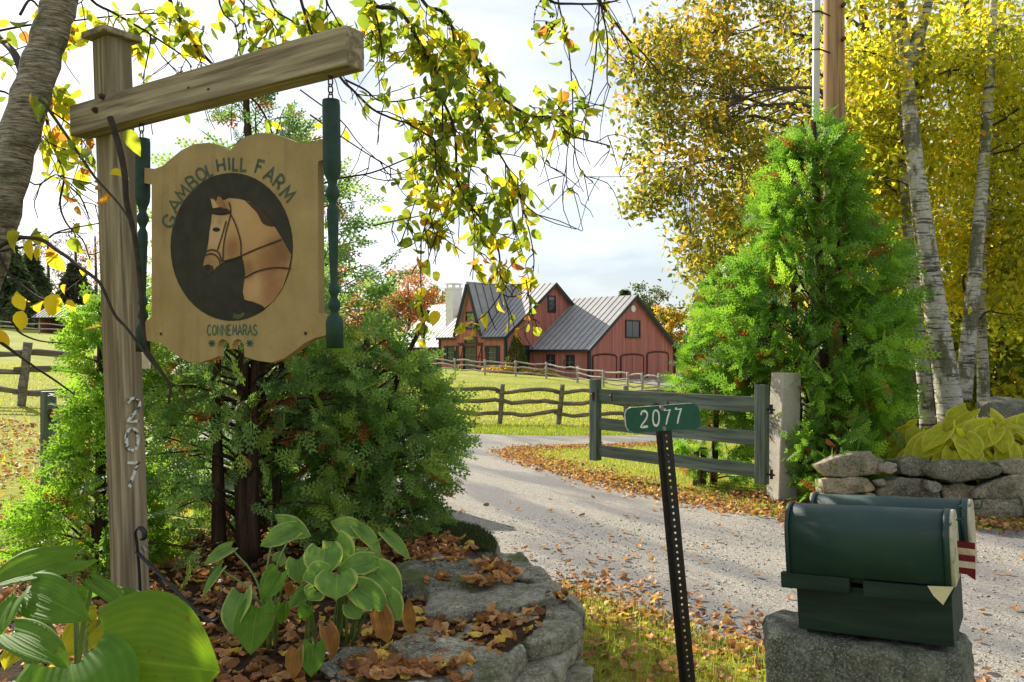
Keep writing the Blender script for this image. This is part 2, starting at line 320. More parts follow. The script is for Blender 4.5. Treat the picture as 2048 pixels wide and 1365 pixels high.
def hosta_mat(name, c_in, c_out, c_edge, edge=.8, trans=.42, vein=9., bmp=.4):
    t = NT(name); u = t.math('ABSOLUTE', t.attr('lu')); v = t.attr('lv'); r = t.attr('rnd')
    n_ = t.noise(t.oc(), 14, 4); c = t.mix(t.ramp(n_, [(.35, 0.), (.7, 1.)]), c_in, c_out)
    e = t.math('ADD', u, t.math('MULTIPLY', t.math('SUBTRACT', t.noise(t.oc(), 26, 3), .5), .3))
    c = t.mix(t.ramp(e, [(edge - .04, 0.), (edge + .12, 1.)]), c, c_edge)
    c = t.mix(t.ramp(t.math('ADD', r, t.math('MULTIPLY', t.math('SUBTRACT', n_, .5), .9)), [(.78, 0.), (1.05, 1.)]), c, (.36, .17, .035))
    sp = t.math('MULTIPLY', t.ramp(t.noise(t.oc(loc=(5, 2, 1)), 46, 3), [(.66, 0.), (.72, 1.)]), t.ramp(t.noise(t.oc(loc=(1, 7, 1)), 7, 2), [(.45, 0.), (.6, .9)])); c = t.mix(sp, c, (.17, .085, .02))
    ph = t.math('SINE', t.math('MULTIPLY', t.math('ADD', t.math('POWER', u, .8), t.math('MULTIPLY', t.noise(t.oc(), 9, 2), .09)), vein * 6.283))
    mid = t.ramp(u, [(0., 1.), (.05, 0.)])
    c = t.mix(t.math('MULTIPLY', t.ramp(ph, [(.0, 1.), (.45, 0.)]), .20), c, tuple(x * .6 for x in c_in))
    c = t.mix(t.math('MULTIPLY', mid, .5), c, tuple(min(1, x * 1.5) for x in c_out))
    t.col(c).set(.6, .18); t.bump(t.math('ADD', ph, t.math('MULTIPLY', mid, 2.)), bmp * .5, .004)
    t.translucent(t.mix(1, c, (2.3, 2.1, .8), 'MULTIPLY'), trans); return t.m
M_['hosta'] = hosta_mat('broad_green_hosta_leaf', (0.0845, 0.1885, 0.0182), (0.13, 0.26, 0.0286), (0.143, 0.273, 0.0312), 1.3, .45, 7)
M_['hosta_under'] = hosta_mat('underside_of_broad_hosta_leaf', (0.1063, 0.2063, 0.015), (0.1438, 0.25, 0.02), (0.15, 0.2625, 0.0225), 1.3, .5, 9, .12)
M_['hosta_var'] = hosta_mat('cream_edged_hosta_leaf', (0.1222, 0.2372, 0.05625), (0.2012, 0.345, 0.08125), (0.4312, 0.5031, 0.1625), .84, .42, 8)
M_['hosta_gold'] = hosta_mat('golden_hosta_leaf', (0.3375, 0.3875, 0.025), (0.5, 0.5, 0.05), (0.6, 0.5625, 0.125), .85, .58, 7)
M_['hosta_dead'] = hosta_mat('withered_hosta_leaf', (.20, .09, .02), (.34, .16, .04), (.40, .22, .08), .85, .3, 7)
M_['stalk'] = plain('hosta_stalk', (.13, .19, .04), .5, .4)
# bark
t = NT('birch_bark'); o_ = t.oc(); a = t.noise(t.oc((3, 3, 30)), 1, 5, .7); b = t.noise(t.oc((3.2, 3.2, 1.6), loc=(2, 0, 5)), 1, 6, .65); d = t.noise(o_, 30, 5)
c_ = t.ramp(d, [(.3, (.31, .29, .235)), (.7, (.52, .495, .42))]); c_ = t.mix(t.ramp(a, [(.52, 0.), (.59, .92)]), c_, (.035, .03, .025))
c_ = t.mix(t.ramp(b, [(.50, 0.), (.57, .9)]), c_, t.mix(d, (.03, .028, .02), (.17, .17, .09))); t.col(c_).set(.8, .2); t.bump(t.math('SUBTRACT', d, a), .5, .01); M_['birch'] = t.m
t = NT('grey_lined_bark'); a = t.noise(t.oc((14, 14, 150), rot=(0, R(-17), 0)), 1, 5, .7, .6); b = t.noise(t.oc(), 7, 6, .65)
c_ = t.ramp(a, [(.38, (.075, .06, .045)), (.5, (.23, .195, .155)), (.62, (.42, .375, .31))]); c_ = t.mix(t.ramp(b, [(.52, 0.), (.66, .8)]), c_, (.065, .07, .035)); t.col(c_).set(.9, .2); t.bump(a, .8, .012); M_['grey_bark'] = t.m
M_['twig'] = plain('brown_twig', (.035, .026, .020), .8, .2, 0, .4, 30)
t = NT('cedar_trunk_bark'); a = t.noise(t.oc((40, 40, 3)), 1, 5, .7); t.col(t.ramp(a, [(.3, (.018, .012, .008)), (.55, (.06, .038, .024)), (.8, (.13, .09, .06))])).set(.95, .1); t.bump(a, .9, .012); M_['cedar_bark'] = t.m
M_['far_bark'] = plain('far_tree_bark', (.085, .068, .05), .9, .1, 0, .35, 3)
# buildings
t = NT('red_board_siding'); o_ = t.oc(); sx = t.n('ShaderNodeSeparateXYZ'); t.l(o_, sx.inputs[0]); s_ = t.math('ADD', sx.outputs['X'], sx.outputs['Y'])
st = t.math('FRACT', t.math('MULTIPLY', s_, 4.2)); gap = t.ramp(st, [(0., 0.), (.10, 1.), (.90, 1.), (1., 0.)]); n_ = t.noise(t.oc((6, 6, .5)), 1, 5, .7); wh = t.n('ShaderNodeTexWhiteNoise', noise_dimensions='1D'); t.l(t.math('FLOOR', t.math('MULTIPLY', s_, 4.2)), wh.inputs['W'])
c_ = t.ramp(n_, [(.3, (.36, .118, .09)), (.7, (.48, .18, .138))]); c_ = t.mix(1, c_, t.ramp(wh.outputs['Value'], [(0., .82), (1., 1.15)]), 'MULTIPLY'); c_ = t.mix(gap, (.20, .062, .048), c_)
t.col(c_).set(.75, .25); t.bump(gap, .6, .02); M_['red'] = t.m
t = NT('grey_standing_seam_metal'); n_ = t.noise(t.oc((1.5, 1.5, 1.5)), 1, 6); t.col(t.ramp(n_, [(.3, (.235, .23, .235)), (.7, (.32, .312, .31))])).set(.62, .3, .0); M_['roof'] = t.m
M_['seam'] = plain('roof_seam_metal', (.085, .082, .085), .5, .4, .35); M_['trim'] = plain('dark_green_black_trim', (.016, .019, .018), .55, .35, 0, .2, 2)
M_['brown_trim'] = plain('brown_door_trim', (.075, .03, .022), .7, .25)
M_['chimney'] = plain('white_chimney_render', (.72, .70, .66), .85, .2, 0, .08, 2)
t = NT('window_glass'); t.col((.02, .025, .028)).set(.04, .8); M_['glass'] = t.m
M_['muntin'] = plain('window_bar', (.12, .14, .12), .6, .3); M_['pvc'] = plain('grey_white_conduit', (.48, .45, .43), .55, .35, 0, .1, 6)
M_['lamp'] = plain('lantern_metal', (.25, .2, .12), .5, .4)
# ------------------------------------------------------------------ terrain
CTRL = [(-8,-6,.2),(0,-6,0),(8,-6,0),(0,0,0),(4,1,0),(-4,2,.22),(1,4,0),(1,6,0),(4,7,-.02),(8,8,-.02),(12,5,0),(3.09,10,-.1),(5.5,10.5,0),(-.25,17.4,-.4),(-1.2,22,-.5),(4.9,22,-.52),
        (-.4,27,-.68),(1.45,27,-.66),(7,27,-.75),(-4.6,8,.28),(-2.2,7.5,.06),(-9.84,17,.58),(-7,12,.42),(-5,20,.0),(-6,28,-.05),(-14,27,.75),(-2,62,-.16),(2.4,60,-.31),(5.8,54,-.78),(8.6,50,-.86),
        (6.5,72,-.76),(16,80,-.95),(2,76,-.45),(-4,82,-.12),(-12,88,.1),(11,66,-.85),(22,60,-1.),(-23,45,.75),(-54,100,3.7),(-62,100,4.2),(-30,100,2.4),(0,110,.5),(40,110,-.5),
        (40,40,-.4),(20,20,.3),(40,5,.5),(-25,8,1.2),(-50,40,3),(90,80,1),(-110,120,6.5),(60,170,3),(-40,170,5),(140,170,4),(-140,20,5),(120,-20,2),(-60,-60,2),(60,-60,2)]
_c = np.array(CTRL, float)
def _phi(r2): return np.where(r2 > 1e-9, r2 * np.log(r2 + 1e-12) * .5, 0)
_d = ((_c[:, None, :2] - _c[None, :, :2]) ** 2).sum(-1)
_K = _phi(_d) + np.eye(len(_c)) * 2.0; _P = np.c_[np.ones(len(_c)), _c[:, :2]]
_A = np.block([[_K, _P], [_P.T, np.zeros((3, 3))]]); _w = np.linalg.solve(_A, np.r_[_c[:, 2], 0, 0, 0])
def ground_np(x, y):
    x = np.asarray(x, float); y = np.asarray(y, float); sh = x.shape; x, y = x.ravel(), y.ravel()
    k = 1.0 / np.maximum(1.0, np.hypot(x, y - 60) / 150.0); xc = x * k; yc = 60 + (y - 60) * k
    r2 = (xc[:, None] - _c[None, :, 0]) ** 2 + (yc[:, None] - _c[None, :, 1]) ** 2
    return (_phi(r2) @ _w[:-3] + _w[-3] + _w[-2] * xc + _w[-1] * yc).reshape(sh)
def gz(x, y): return float(ground_np(np.array([x]), np.array([y]))[0])
_s = np.linspace(-5.6, 5.6, 230); xs = 4.2 * np.sinh(_s); _t = np.linspace(-3.2, 5.9, 250); ys = 6 + 4.2 * np.sinh(_t)
gx, gy = np.meshgrid(xs, ys); gzv = ground_np(gx, gy); nx, ny = len(xs), len(ys)
idx = np.arange(nx * ny).reshape(ny, nx)
fq = np.stack([idx[:-1, :-1], idx[:-1, 1:], idx[1:, 1:], idx[1:, :-1]], -1).reshape(-1, 4)
tag(mk('meadow_ground', np_mesh('meadow_ground', np.stack([gx, gy, gzv], -1).reshape(-1, 3), fq), M_['turf']), 'rolling green and straw coloured meadow around the farm', kind='structure')

def in_poly(x, y, poly):
    x = np.asarray(x); y = np.asarray(y); c = np.zeros(x.shape, bool); n = len(poly)
    for i in range(n):
        x1, y1 = poly[i]; x2, y2 = poly[(i + 1) % n]
        hit = ((y1 > y) != (y2 > y)) & (x < (x2 - x1) * (y - y1) / (y2 - y1 + 1e-12) + x1); c ^= hit
    return c
def densify(poly, step, jit=0, closed=True):
    out = []; n = len(poly)
    for i in range(n if closed else n - 1):
        a, b = Vector(poly[i][:2]), Vector(poly[(i + 1) % n][:2]); k = max(1, int((b - a).length / step))
        for j in range(k):
            p = a.lerp(b, j / k); m = mnoise.noise_vector(Vector((p.x * 1.7, p.y * 1.7, 3))) * jit; out.append((p.x + m.x, p.y + m.y))
    return out
def sheet(name, poly, step, zf, mat, parent=None):
    """a fine triangulated sheet over a polygon, z from zf(x,y arrays)"""
    P = np.array(poly); x0, y0 = P.min(0); x1, y1 = P.max(0)
    if callable(step): pts = step(x0, x1, y0, y1)
    else:
        a, b = np.meshgrid(np.arange(x0, x1, step), np.arange(y0, y1, step)); pts = np.c_[a.ravel(), b.ravel()]; pts += rng.uniform(-.2, .2, pts.shape) * step
    pts = pts[in_poly(pts[:, 0], pts[:, 1], poly)]
    co = [Vector(p) for p in poly] + [Vector(p) for p in pts]; n = len(poly)
    v, e, f, *_ = delaunay_2d_cdt(co, [(i, (i + 1) % n) for i in range(n)], [], 1, 1e-5)
    va = np.array([(p.x, p.y) for p in v]); z = zf(va[:, 0], va[:, 1]); tri = np.array([t_ for t_ in f if len(t_) == 3])
    return mk(name, np_mesh(name, np.c_[va, z], tri), mat, parent)
# gravel drive: from the road at the right, past the gate, round the grass and up to the garage
def curve2(pts, n=5): return [(p.x, p.y) for p in catmull([(a, b, 0) for a, b in pts], n)]
PEN = [(4.9, 8.15), (3.6, 8.45), (2.91, 8.85), (2.16, 9.8), (1.48, 11.1), (.6, 13.5), (-.05, 16.4), (-.02, 17.9), (.5, 18.8), (2.0, 19.4), (4.4, 19.9)]
DRIVE = curve2(PEN) + [(9, 23), (14, 30), (18, 42), (20, 58), (19.5, 74), (16.2, 81), (6.3, 72), (7.5, 66), (9, 61), (12.5, 55.5), (13.5, 44), (10.5, 33), (7, 26)] + \
        curve2([(4.9, 22.7), (-1.2, 22.4), (-4, 22.1), (-6.5, 19), (-5.5, 14), (-3.8, 9.8), (-2.4, 7.6), (-1.2, 7.05), (-.55, 6.25), (.12, 5.55), (.42, 6.0), (.745, 5.6), (1.12, 5.07), (1.42, 4.75), (2.1, 4.2), (3.2, 3.2), (5, 1.5)]) + [(14, 1.0), (15, 7.3), (9, 7.6)]
DRIVE = densify(DRIVE, .35, .12)
def drive_pts(x0, x1, y0, y1):
    a, b = np.meshgrid(np.arange(x0, x1, .45), np.arange(y0, 26, .45)); c, d = np.meshgrid(np.arange(x0, x1, 1.5), np.arange(26, y1, 1.5))
    return np.r_[np.c_[a.ravel(), b.ravel()], np.c_[c.ravel(), d.ravel()]] + .07
tag(sheet('gravel_driveway', DRIVE, drive_pts, lambda x, y: ground_np(x, y) + .005 + np.where(y > 9, .008, 0) + np.where(y > 30, .03, 0), M_['gravel']), 'pale grey gravel driveway curving past the green gate', kind='structure')
# raised planting bed on the left, held by the stone wall
BED_WALL = curve2([(-1.25, 6.35), (-.66, 5.75), (-.2, 5.0), (.05, 4.4), (.16, 4.0), (.08, 3.66), (-.1, 3.3), (-.4, 2.9), (-1.0, 2.3), (-1.9, 1.7)], 4)
BED_BACK = [(-3.0, 1.2), (-4.4, 1.9), (-4.7, 4), (-4.2, 6.0), (-2.8, 6.8)]
BED = densify(BED_WALL + BED_BACK, .12)
_bb = np.array(densify([BED_WALL[-1]] + BED_BACK + [BED_WALL[0]], .1, closed=False))
def bed_np(x, y):
    x = np.asarray(x, float); y = np.asarray(y, float)
    d = np.sqrt(((x[:, None] - _bb[None, :, 0]) ** 2 + (y[:, None] - _bb[None, :, 1]) ** 2).min(1))
    s = np.clip(d / .75, 0, 1); s = s * s * (3 - 2 * s); g = ground_np(x, y)
    top = .44 + .05 * np.sin(x * 2.1 + 1) * np.cos(y * 1.7) + .02 * np.sin(x * 7) * np.sin(y * 6.3)
    return (g - .03) * (1 - s) + np.maximum(top, g + .05) * s
def bz(x, y): return float(bed_np(np.array([x]), np.array([y]))[0])
tag(sheet('planting_bed_ground', BED, .1, bed_np, M_['soil']), 'raised bed of dark soil behind the rounded stone wall', kind='structure')
# raised bed on the right behind the far wall
BED2 = densify([(4.0, 9.35), (5.2, 9.0), (9.5, 8.7), (14, 9), (14, 15), (9, 15.5), (5.6, 13.2), (4.3, 11.4)], .3)
def bed2_np(x, y):
    e = np.array(densify([(14, 9), (14, 15), (9, 15.5), (5.6, 13.2), (4.3, 11.4), (4.0, 9.35)], .2, closed=False)); x = np.asarray(x, float); y = np.asarray(y, float)
    d = np.sqrt(((x[:, None] - e[None, :, 0]) ** 2 + (y[:, None] - e[None, :, 1]) ** 2).min(1)); s = np.clip(d / 1.1, 0, 1); s = s * s * (3 - 2 * s)
    g = ground_np(x, y); return (g - .03) * (1 - s) + (.38 + .05 * (y - 9) + .02 * np.sin(x * 5) * np.sin(y * 4)) * s
def b2z(x, y): return float(bed2_np(np.array([x]), np.array([y]))[0])
tag(sheet('wall_bed_ground', BED2, .22, bed2_np, M_['soil']), 'raised bed of soil behind the low fieldstone wall', kind='structure')

# ------------------------------------------------------------------ stones
def rock(name, outline, ctr, u, v, w, thick, mat, parent=None, seed=0, bulge=.06, rough=.03, nr=64, taper=.0, edge=.35, smo=1, strata=0.):
    """a rounded stone: outline (list of (a,b) in the u,v plane about ctr), thickness along w (towards -w)"""
    u, v, w, ctr = Vector(u), Vector(v), Vector(w), Vector(ctr)
    O = [Vector((a, b, 0)) for a, b in outline]; n = len(O); seglen = [(O[(i + 1) % n] - O[i]).length for i in range(n)]; tot = sum(seglen); pts = []
    for k in range(nr):
        s = tot * k / nr; i = 0
        while s > seglen[i] and i < n - 1: s -= seglen[i]; i += 1
        pts.append(O[i].lerp(O[(i + 1) % n], s / max(seglen[i], 1e-6)))
    for _ in range(smo): pts = [(pts[i - 1] + pts[i] * 2 + pts[(i + 1) % nr]) / 4 for i in range(nr)]
    c = sum(pts, Vector()) / nr; size = math.sqrt(sum((p - c).length_squared for p in pts) / nr)
    b = min(thick * edge, size * .3)
    prof = [(.15, 0), (.30, 0), (.45, 0), (.60, 0), (.72, 0), (.83, .0), (.91, .04), (.96, .16), (.99, .42), (1.0, .8), (1.01, 1.2), (1.01, 1.7)]
    rings = [(f, -min(d * b, thick * .45)) for f, d in prof] + [(1.0 - taper * .5, -thick * .6), (.97 - taper, -thick * .85), (.85 - taper, -thick), (.4, -thick)]
    vs_, fs = [], []; sv = Vector((seed * 3.17, seed * 1.3, seed * .77))
    def put(p, d, f):
        q = ctr + u * p.x + v * p.y + w * d
        nz = mnoise.fractal(q * (1.3 / max(size, .05)) + sv, .7, 2.1, 4); nz2 = mnoise.fractal(q * 14 + sv, .8, 2, 3) + 1.6 * (mnoise.ridged_multi_fractal(q * 4.5 + sv, .9, 2.1, 4, 1.0, 2.0) - .9)
        out = (u * (p - c).x + v * (p - c).y); out = out.normalized() if out.length > 1e-6 else Vector()
        k = max(0, (f - .5) * 2)
        q = q + w * (nz * rough * 1.2 + nz2 * .006 + bulge * size * (1 - f * f) * (1 if d > -thick * .5 else 0)) + out * (nz * rough * 1.3 + nz2 * .008 + strata * mnoise.noise(Vector((q.x * 1.5, q.y * 1.5, q.z * 34)) + sv)) * k
        return q
    vs_.append(put(c, 0, 0))
    for f, d in rings:
        for p in pts: vs_.append(put(c + (p - c) * f, d, f))
    vs_.append(put(c, -thick, .1)); L = len(vs_) - 1
    for k in range(nr): fs.append((0, 1 + k, 1 + (k + 1) % nr))
    for r in range(len(rings) - 1):
        for k in range(nr):
            a_, b_ = 1 + r * nr + k, 1 + r * nr + (k + 1) % nr; fs.append((a_, a_ + nr, b_ + nr, b_))
    base = 1 + (len(rings) - 1) * nr
    for k in range(nr): fs.append((base + k, L, base + (k + 1) % nr))
    mb = MB().add(vs_, fs); return fixn(mb.obj(name, mat, parent, smooth=True))
X_, Y_, Z_ = Vector((1, 0, 0)), Vector((0, 1, 0)), Vector((0, 0, 1))
wall_l = empty('stone_retaining_wall', (0.1, 4.0, 0), 'rounded dry stone retaining wall with mossy flat slabs holding the near bed', 'stone wall')
def cap(px_pts, ztop, thick, seed, mat='stone', **k):
    P = [UZ(a, b, ztop) for a, b in px_pts]; c = sum(P, Vector()) / len(P)
    return rock('stone', [(p.x - c.x, p.y - c.y) for p in P], c, X_, Y_, Z_, thick * .72, M_[mat], wall_l, seed, rough=.014, edge=.16, smo=0, strata=.022, **k)
cap([(782,1128),(850,1112),(935,1118),(1000,1140),(985,1160),(925,1172),(860,1168),(800,1160)], .53, .17, 1, 'stone_dark', bulge=.03)
cap([(852,1178),(930,1166),(1040,1160),(1105,1166),(1128,1188),(1050,1206),(950,1224),(880,1228),(850,1215)], .52, .14, 2, 'stone_dark', bulge=.02)
cap([(985,1098),(1040,1104),(1085,1140),(1130,1176),(1165,1205),(1168,1222),(1130,1195),(1090,1172),(1030,1150)], .50, .20, 3, 'stone_dark', bulge=.02)
cap([(905,1232),(1000,1216),(1100,1204),(1160,1206),(1168,1232),(1130,1262),(1060,1280),(1000,1262),(930,1258)], .47, .16, 4, 'stone', bulge=.03)
cap([(775,1285),(850,1258),(940,1252),(1015,1268),(1048,1290),(1020,1326),(960,1350),(880,1335),(800,1310)], .47, .18, 5, 'stone', bulge=.06)
cap([(700,1352),(800,1340),(900,1328),(975,1336),(1010,1362),(960,1420),(840,1450),(720,1420)], .45, .16, 6, 'stone_dark', bulge=.03)
cap([(645,1330),(690,1302),(745,1290),(760,1315),(735,1345),(675,1356)], .46, .07, 7, 'stone_dark', bulge=.01)
# back stones along the far side of the bullnose, half under the thyme
cap([(850,1050),(930,1046),(990,1075),(1000,1100),(940,1108),(870,1090)], .47, .22, 8, 'stone_dark', bulge=.03)
cap([(740,1036),(800,1026),(858,1040),(860,1062),(800,1072),(745,1060)], .45, .22, 9, 'stone_dark', bulge=.03)
# lower courses follow the outer curve
_path = [Vector((x, y, 0)) for x, y in curve2([(-.62, 5.9), (-.1, 5.12), (.16, 4.5), (.31, 4.06), (.29, 3.78), (.18, 3.52), (.03, 3.24), (-.14, 2.98), (-.5, 2.62), (-1.1, 2.1)], 6)]
_cum = [0.]
for a_, b_ in zip(_path, _path[1:]): _cum.append(_cum[-1] + (b_ - a_).length)
def path_at(s):
    for i in range(len(_path) - 1):
        if _cum[i + 1] >= s:
            t_ = (s - _cum[i]) / (_cum[i + 1] - _cum[i]); return _path[i].lerp(_path[i + 1], t_), (_path[i + 1] - _path[i]).normalized()
    return _path[-1], (_path[-1] - _path[-2]).normalized()
sd_ = 20
for z0, z1, off in ((.265, .375, 0.0), (.16, .26, .17), (.055, .155, .05), (-.06, .05, .2)):
    s = off
    while s < _cum[-1] - .2:
        L = rnd.uniform(.26, .52); p, d = path_at(s + L / 2); nrm = Vector((d.y, -d.x, 0)) * -1
        nrm = nrm if (p + nrm - Vector((-.8, 4, 0))).length > (p - nrm - Vector((-.8, 4, 0))).length else -nrm
        h = (z1 - z0); zc_ = (z0 + z1) / 2; a_, b_ = L / 2 * .97, h / 2 * .95
        ol = [(-a_, -b_ * rnd.uniform(.7, 1)), (-a_ * .3, -b_), (a_ * .5, -b_ * .95), (a_, -b_ * rnd.uniform(.6, .9)), (a_ * .97, b_ * rnd.uniform(.6, 1)), (a_ * .2, b_), (-a_ * .6, b_ * .98), (-a_, b_ * rnd.uniform(.6, .95))]
        rock('stone', ol, p + nrm * rnd.uniform(-.045, .03) + Vector((0, 0, zc_)), d, Z_, nrm, .26, M_['stone'], wall_l, sd_, bulge=.05, rough=.02, nr=44, edge=.10, smo=0, strata=.012); sd_ += 1; s += L
# low fieldstone wall on the right: every stone drawn from the photograph, at its own depth
wall_r = empty('fieldstone_wall', (5.2, 9.0, -.05), 'low fieldstone wall under the golden hostas right of the driveway', 'stone wall')
def face_stone(px_pts, Y, seed, mat='stone_far', thick=.42, **k):
    Yf = lambda px: Y + (1850 - px) / 1700 * .9
    P = [W(a, b, Yf(a)) for a, b in px_pts]; c = sum(P, Vector()) / len(P); uu = Vector((1, -.10, 0)).normalized(); ww = Vector((-.10, -1, .12)).normalized()
    return rock('stone', [((p - c).dot(uu) * 1.05, (p.z - c.z) * 1.06) for p in P], c, uu, Z_, ww, thick, M_[mat], wall_r, seed, rough=k.pop('rough', .018), nr=k.pop('nr', 36), edge=.14, smo=0, strata=.01, **k)
face_stone([(1640,930),(1680,912),(1740,905),(1768,922),(1765,946),(1700,953),(1655,950)], 8.9, 101)
face_stone([(1764,934),(1776,926),(1792,928),(1795,940),(1784,947),(1768,944)], 8.75, 102, 'stone_pale', .2, nr=20, rough=.01)
face_stone([(1798,922),(1825,916),(1858,920),(1858,945),(1840,952),(1805,948)], 8.85, 103)
face_stone([(1860,930),(1900,922),(1960,924),(2000,934),(2004,948),(1975,956),(1920,965),(1870,956),(1858,946)], 8.75, 104)
face_stone([(2000,926),(2050,918),(2100,920),(2100,948),(2040,950),(2008,946)], 8.8, 105)
face_stone([(1990,962),(2030,952),(2100,950),(2100,990),(2040,995),(1990,1000),(1950,996),(1955,980)], 8.75, 106)
face_stone([(1950,1004),(2000,998),(2040,1000),(2044,1030),(2000,1038),(1952,1036)], 8.7, 107)
face_stone([(2046,998),(2110,992),(2120,1036),(2050,1038)], 8.7, 108)
face_stone([(1648,960),(1700,954),(1740,960),(1754,978),(1735,985),(1650,986)], 8.85, 109)
face_stone([(1752,964),(1765,958),(1772,966),(1768,972),(1756,972)], 8.8, 110, 'stone_pale', .15, nr=18, rough=.008)
face_stone([(1772,962),(1810,954),(1850,958),(1880,975),(1875,1000),(1780,1004),(1758,986)], 8.85, 111)
face_stone([(1856,962),(1876,966),(1882,978),(1868,984),(1856,976)], 8.7, 112, 'stone_pale', .15, nr=18, rough=.008)
face_stone([(1884,972),(1915,968),(1950,976),(1955,1000),(1890,1004)], 8.85, 113)
face_stone([(1640,990),(1740,988),(1790,1008),(1790,1040),(1640,1036)], 8.85, 114)
face_stone([(1792,1008),(1880,1006),(1944,1008),(1944,1040),(1800,1042)], 8.85, 115)
b_ = W(2004, 826, 12.3)
tag(rock('boulder', [(-.32,-.25),(0,-.3),(.33,-.22),(.36,.1),(.15,.26),(-.2,.24),(-.35,.05)], b_ + Vector((0, 0, .12)), X_, Y_, Z_, .55, M_['boulder'], None, 130, bulge=.35, nr=36), 'rounded grey boulder behind the golden hostas beside the thin birch', 'boulder')
# ------------------------------------------------------------------ the red barn house
C0 = Vector((6.52, 72.0, -.75)); BA = R(-47); cu, su = math.cos(BA), math.sin(BA)
barn = empty('red_barn_house', C0, 'large red barn house with grey standing seam metal roofs and white chimney', 'house', rz=BA)
def b_world(u, v, z): return Vector((C0.x + cu * u - su * v, C0.y + su * u + cu * v, z))
def on_v(px, py, v):      # a pixel on a wall of constant v -> (u, z local)
    k = (px - 1024) / F; u = (k * (C0.y + cu * v) - C0.x + su * v) / (cu - k * su); Y = C0.y + su * u + cu * v
    return u, EYE + (HZ - py) / F * Y - C0.z
def on_u(px, py, u):
    k = (px - 1024) / F; v = (k * (C0.y + su * u) - C0.x - cu * u) / (-su - k * cu); Y = C0.y + su * u + cu * v
    return v, EYE + (HZ - py) / F * Y - C0.z
def loc(mb, name, mat, parent=barn, smooth=False): return fixn(mb.obj(name, mat, parent, smooth, world=False))
def wall_v(name, v, pts, th=.2, mat='red', par=barn):      # pts (u,z) on plane v, thickness towards +v
    m = MB(); poly_prism(m, [(u, v, z) for u, z in pts], (0, th, 0)); return loc(m, name, M_[mat], par)
def wall_u(name, u, pts, th=-.2, mat='red', par=barn):
    m = MB(); poly_prism(m, [(u, v, z) for v, z in pts], (th, 0, 0)); return loc(m, name, M_[mat], par)
def beam_l(name, a, b, w, h, mat, par=barn):
    a, b = Vector(a), Vector(b); x = (b - a).normalized(); y = x.cross(Z_) if abs(x.z) < .95 else X_.copy(); y = (y - x * y.dot(x)).normalized(); z = x.cross(y); m = MB()
    c = [a + y * (w / 2 * i) + z * (h / 2 * j) for i, j in ((-1, -1), (1, -1), (1, 1), (-1, 1))]; poly_prism(m, c, b - a); return loc(m, name, M_[mat], par)
def roof(ridge0, ridge1, eave0, eave1, n, name='roof_slope', th=.12, seams=True):
    r0, r1, e0, e1 = map(Vector, (ridge0, ridge1, eave0, eave1)); nn = (r1 - r0).cross(e0 - r0) if (r1 - r0).length > 1e-3 else (e1 - e0).cross(e0 - r0)
    nn.normalize(); nn = nn if nn.z > 0 else -nn
    m = MB(); poly_prism(m, [r0, r1, e1, e0] if (r1 - r0).length > 1e-3 and (e1 - e0).length > 1e-3 else ([r0, r1, e0] if (e1 - e0).length < 1e-3 else [r0, e1, e0]), -nn * th); o = loc(m, name, M_['roof'])
    if seams:
        for i in range(n + 1):
            t_ = i / n; beam_l('seam', r0.lerp(r1, t_) + nn * .012, e0.lerp(e1, t_) + nn * .012, .05, .045, 'seam', o)
    return o
GW = 12.0; GE = 2.78; GP = 7.35; GL = 7.2; BASE = -.9
# garage wing
wall_u('gable_wall', 0, [(0, BASE), (GW, BASE), (GW, GE), (GW / 2, GP - .15), (0, GE)])
wall_v('side_wall', 0.0, [(-GL, BASE), (-.205, BASE), (-.205, GE), (-GL, GE)])
wall_v('rear_wall', GW - .2, [(-GL, BASE), (-.205, BASE), (-.205, GE), (-GL, GE)])
sl = (GP - GE) / (GW / 2); ov = .38
roof((.4, GW / 2, GP), (-GL, GW / 2, GP), (.4, -ov, GE - ov * sl), (-GL, -ov, GE - ov * sl), 11)
roof((.4, GW / 2, GP), (-GL, GW / 2, GP), (.4, GW + ov, GE - ov * sl), (-GL, GW + ov, GE - ov * sl), 11)
for vv in (-ov, GW + ov): beam_l('rake_board', (.36, vv, GE - ov * sl - .16), (.36, GW / 2, GP - .16), .09, .26, 'trim')
beam_l('fascia', (.3, -ov + .02, GE - ov * sl - .13), (-GL, -ov + .02, GE - ov * sl - .13), .08, .2, 'trim')
beam_l('corner_trim', (.02, .0, BASE), (.02, .0, GE - .1), .24, .24, 'trim'); beam_l('corner_trim', (.02, GW, BASE), (.02, GW, GE - .1), .24, .24, 'trim')
# main block
MU, MV, ME, MP, MR = -7.0, -3.18, 3.9, 8.68, 2.885; MBk = 2 * MR - MV; ML = -16.3
wall_u('gable_wall', MU, [(MV, BASE), (MBk, BASE), (MBk, ME), (MR, MP - .15), (MV, ME)])
DU = -11.85; DW = 1.85
fw = wall_v('front_wall', MV, [(ML, BASE), (MU - .205, BASE), (MU - .205, ME), (DU + DW, ME), (DU, MP - .3), (DU - DW, ME), (ML, ME)])
wall_u('gable_wall', ML, [(MV + .205, BASE), (MBk, BASE), (MBk, ME), (MR, MP - .15), (MV + .205, ME)], .2)
ms = (MP - ME) / (MR - MV); ov2 = .35
roof((MU + .4, MR, MP), (ML - .3, MR, MP), (MU + .4, MBk + ov2, ME - ov2 * ms), (ML - .3, MBk + ov2, ME - ov2 * ms), 14)
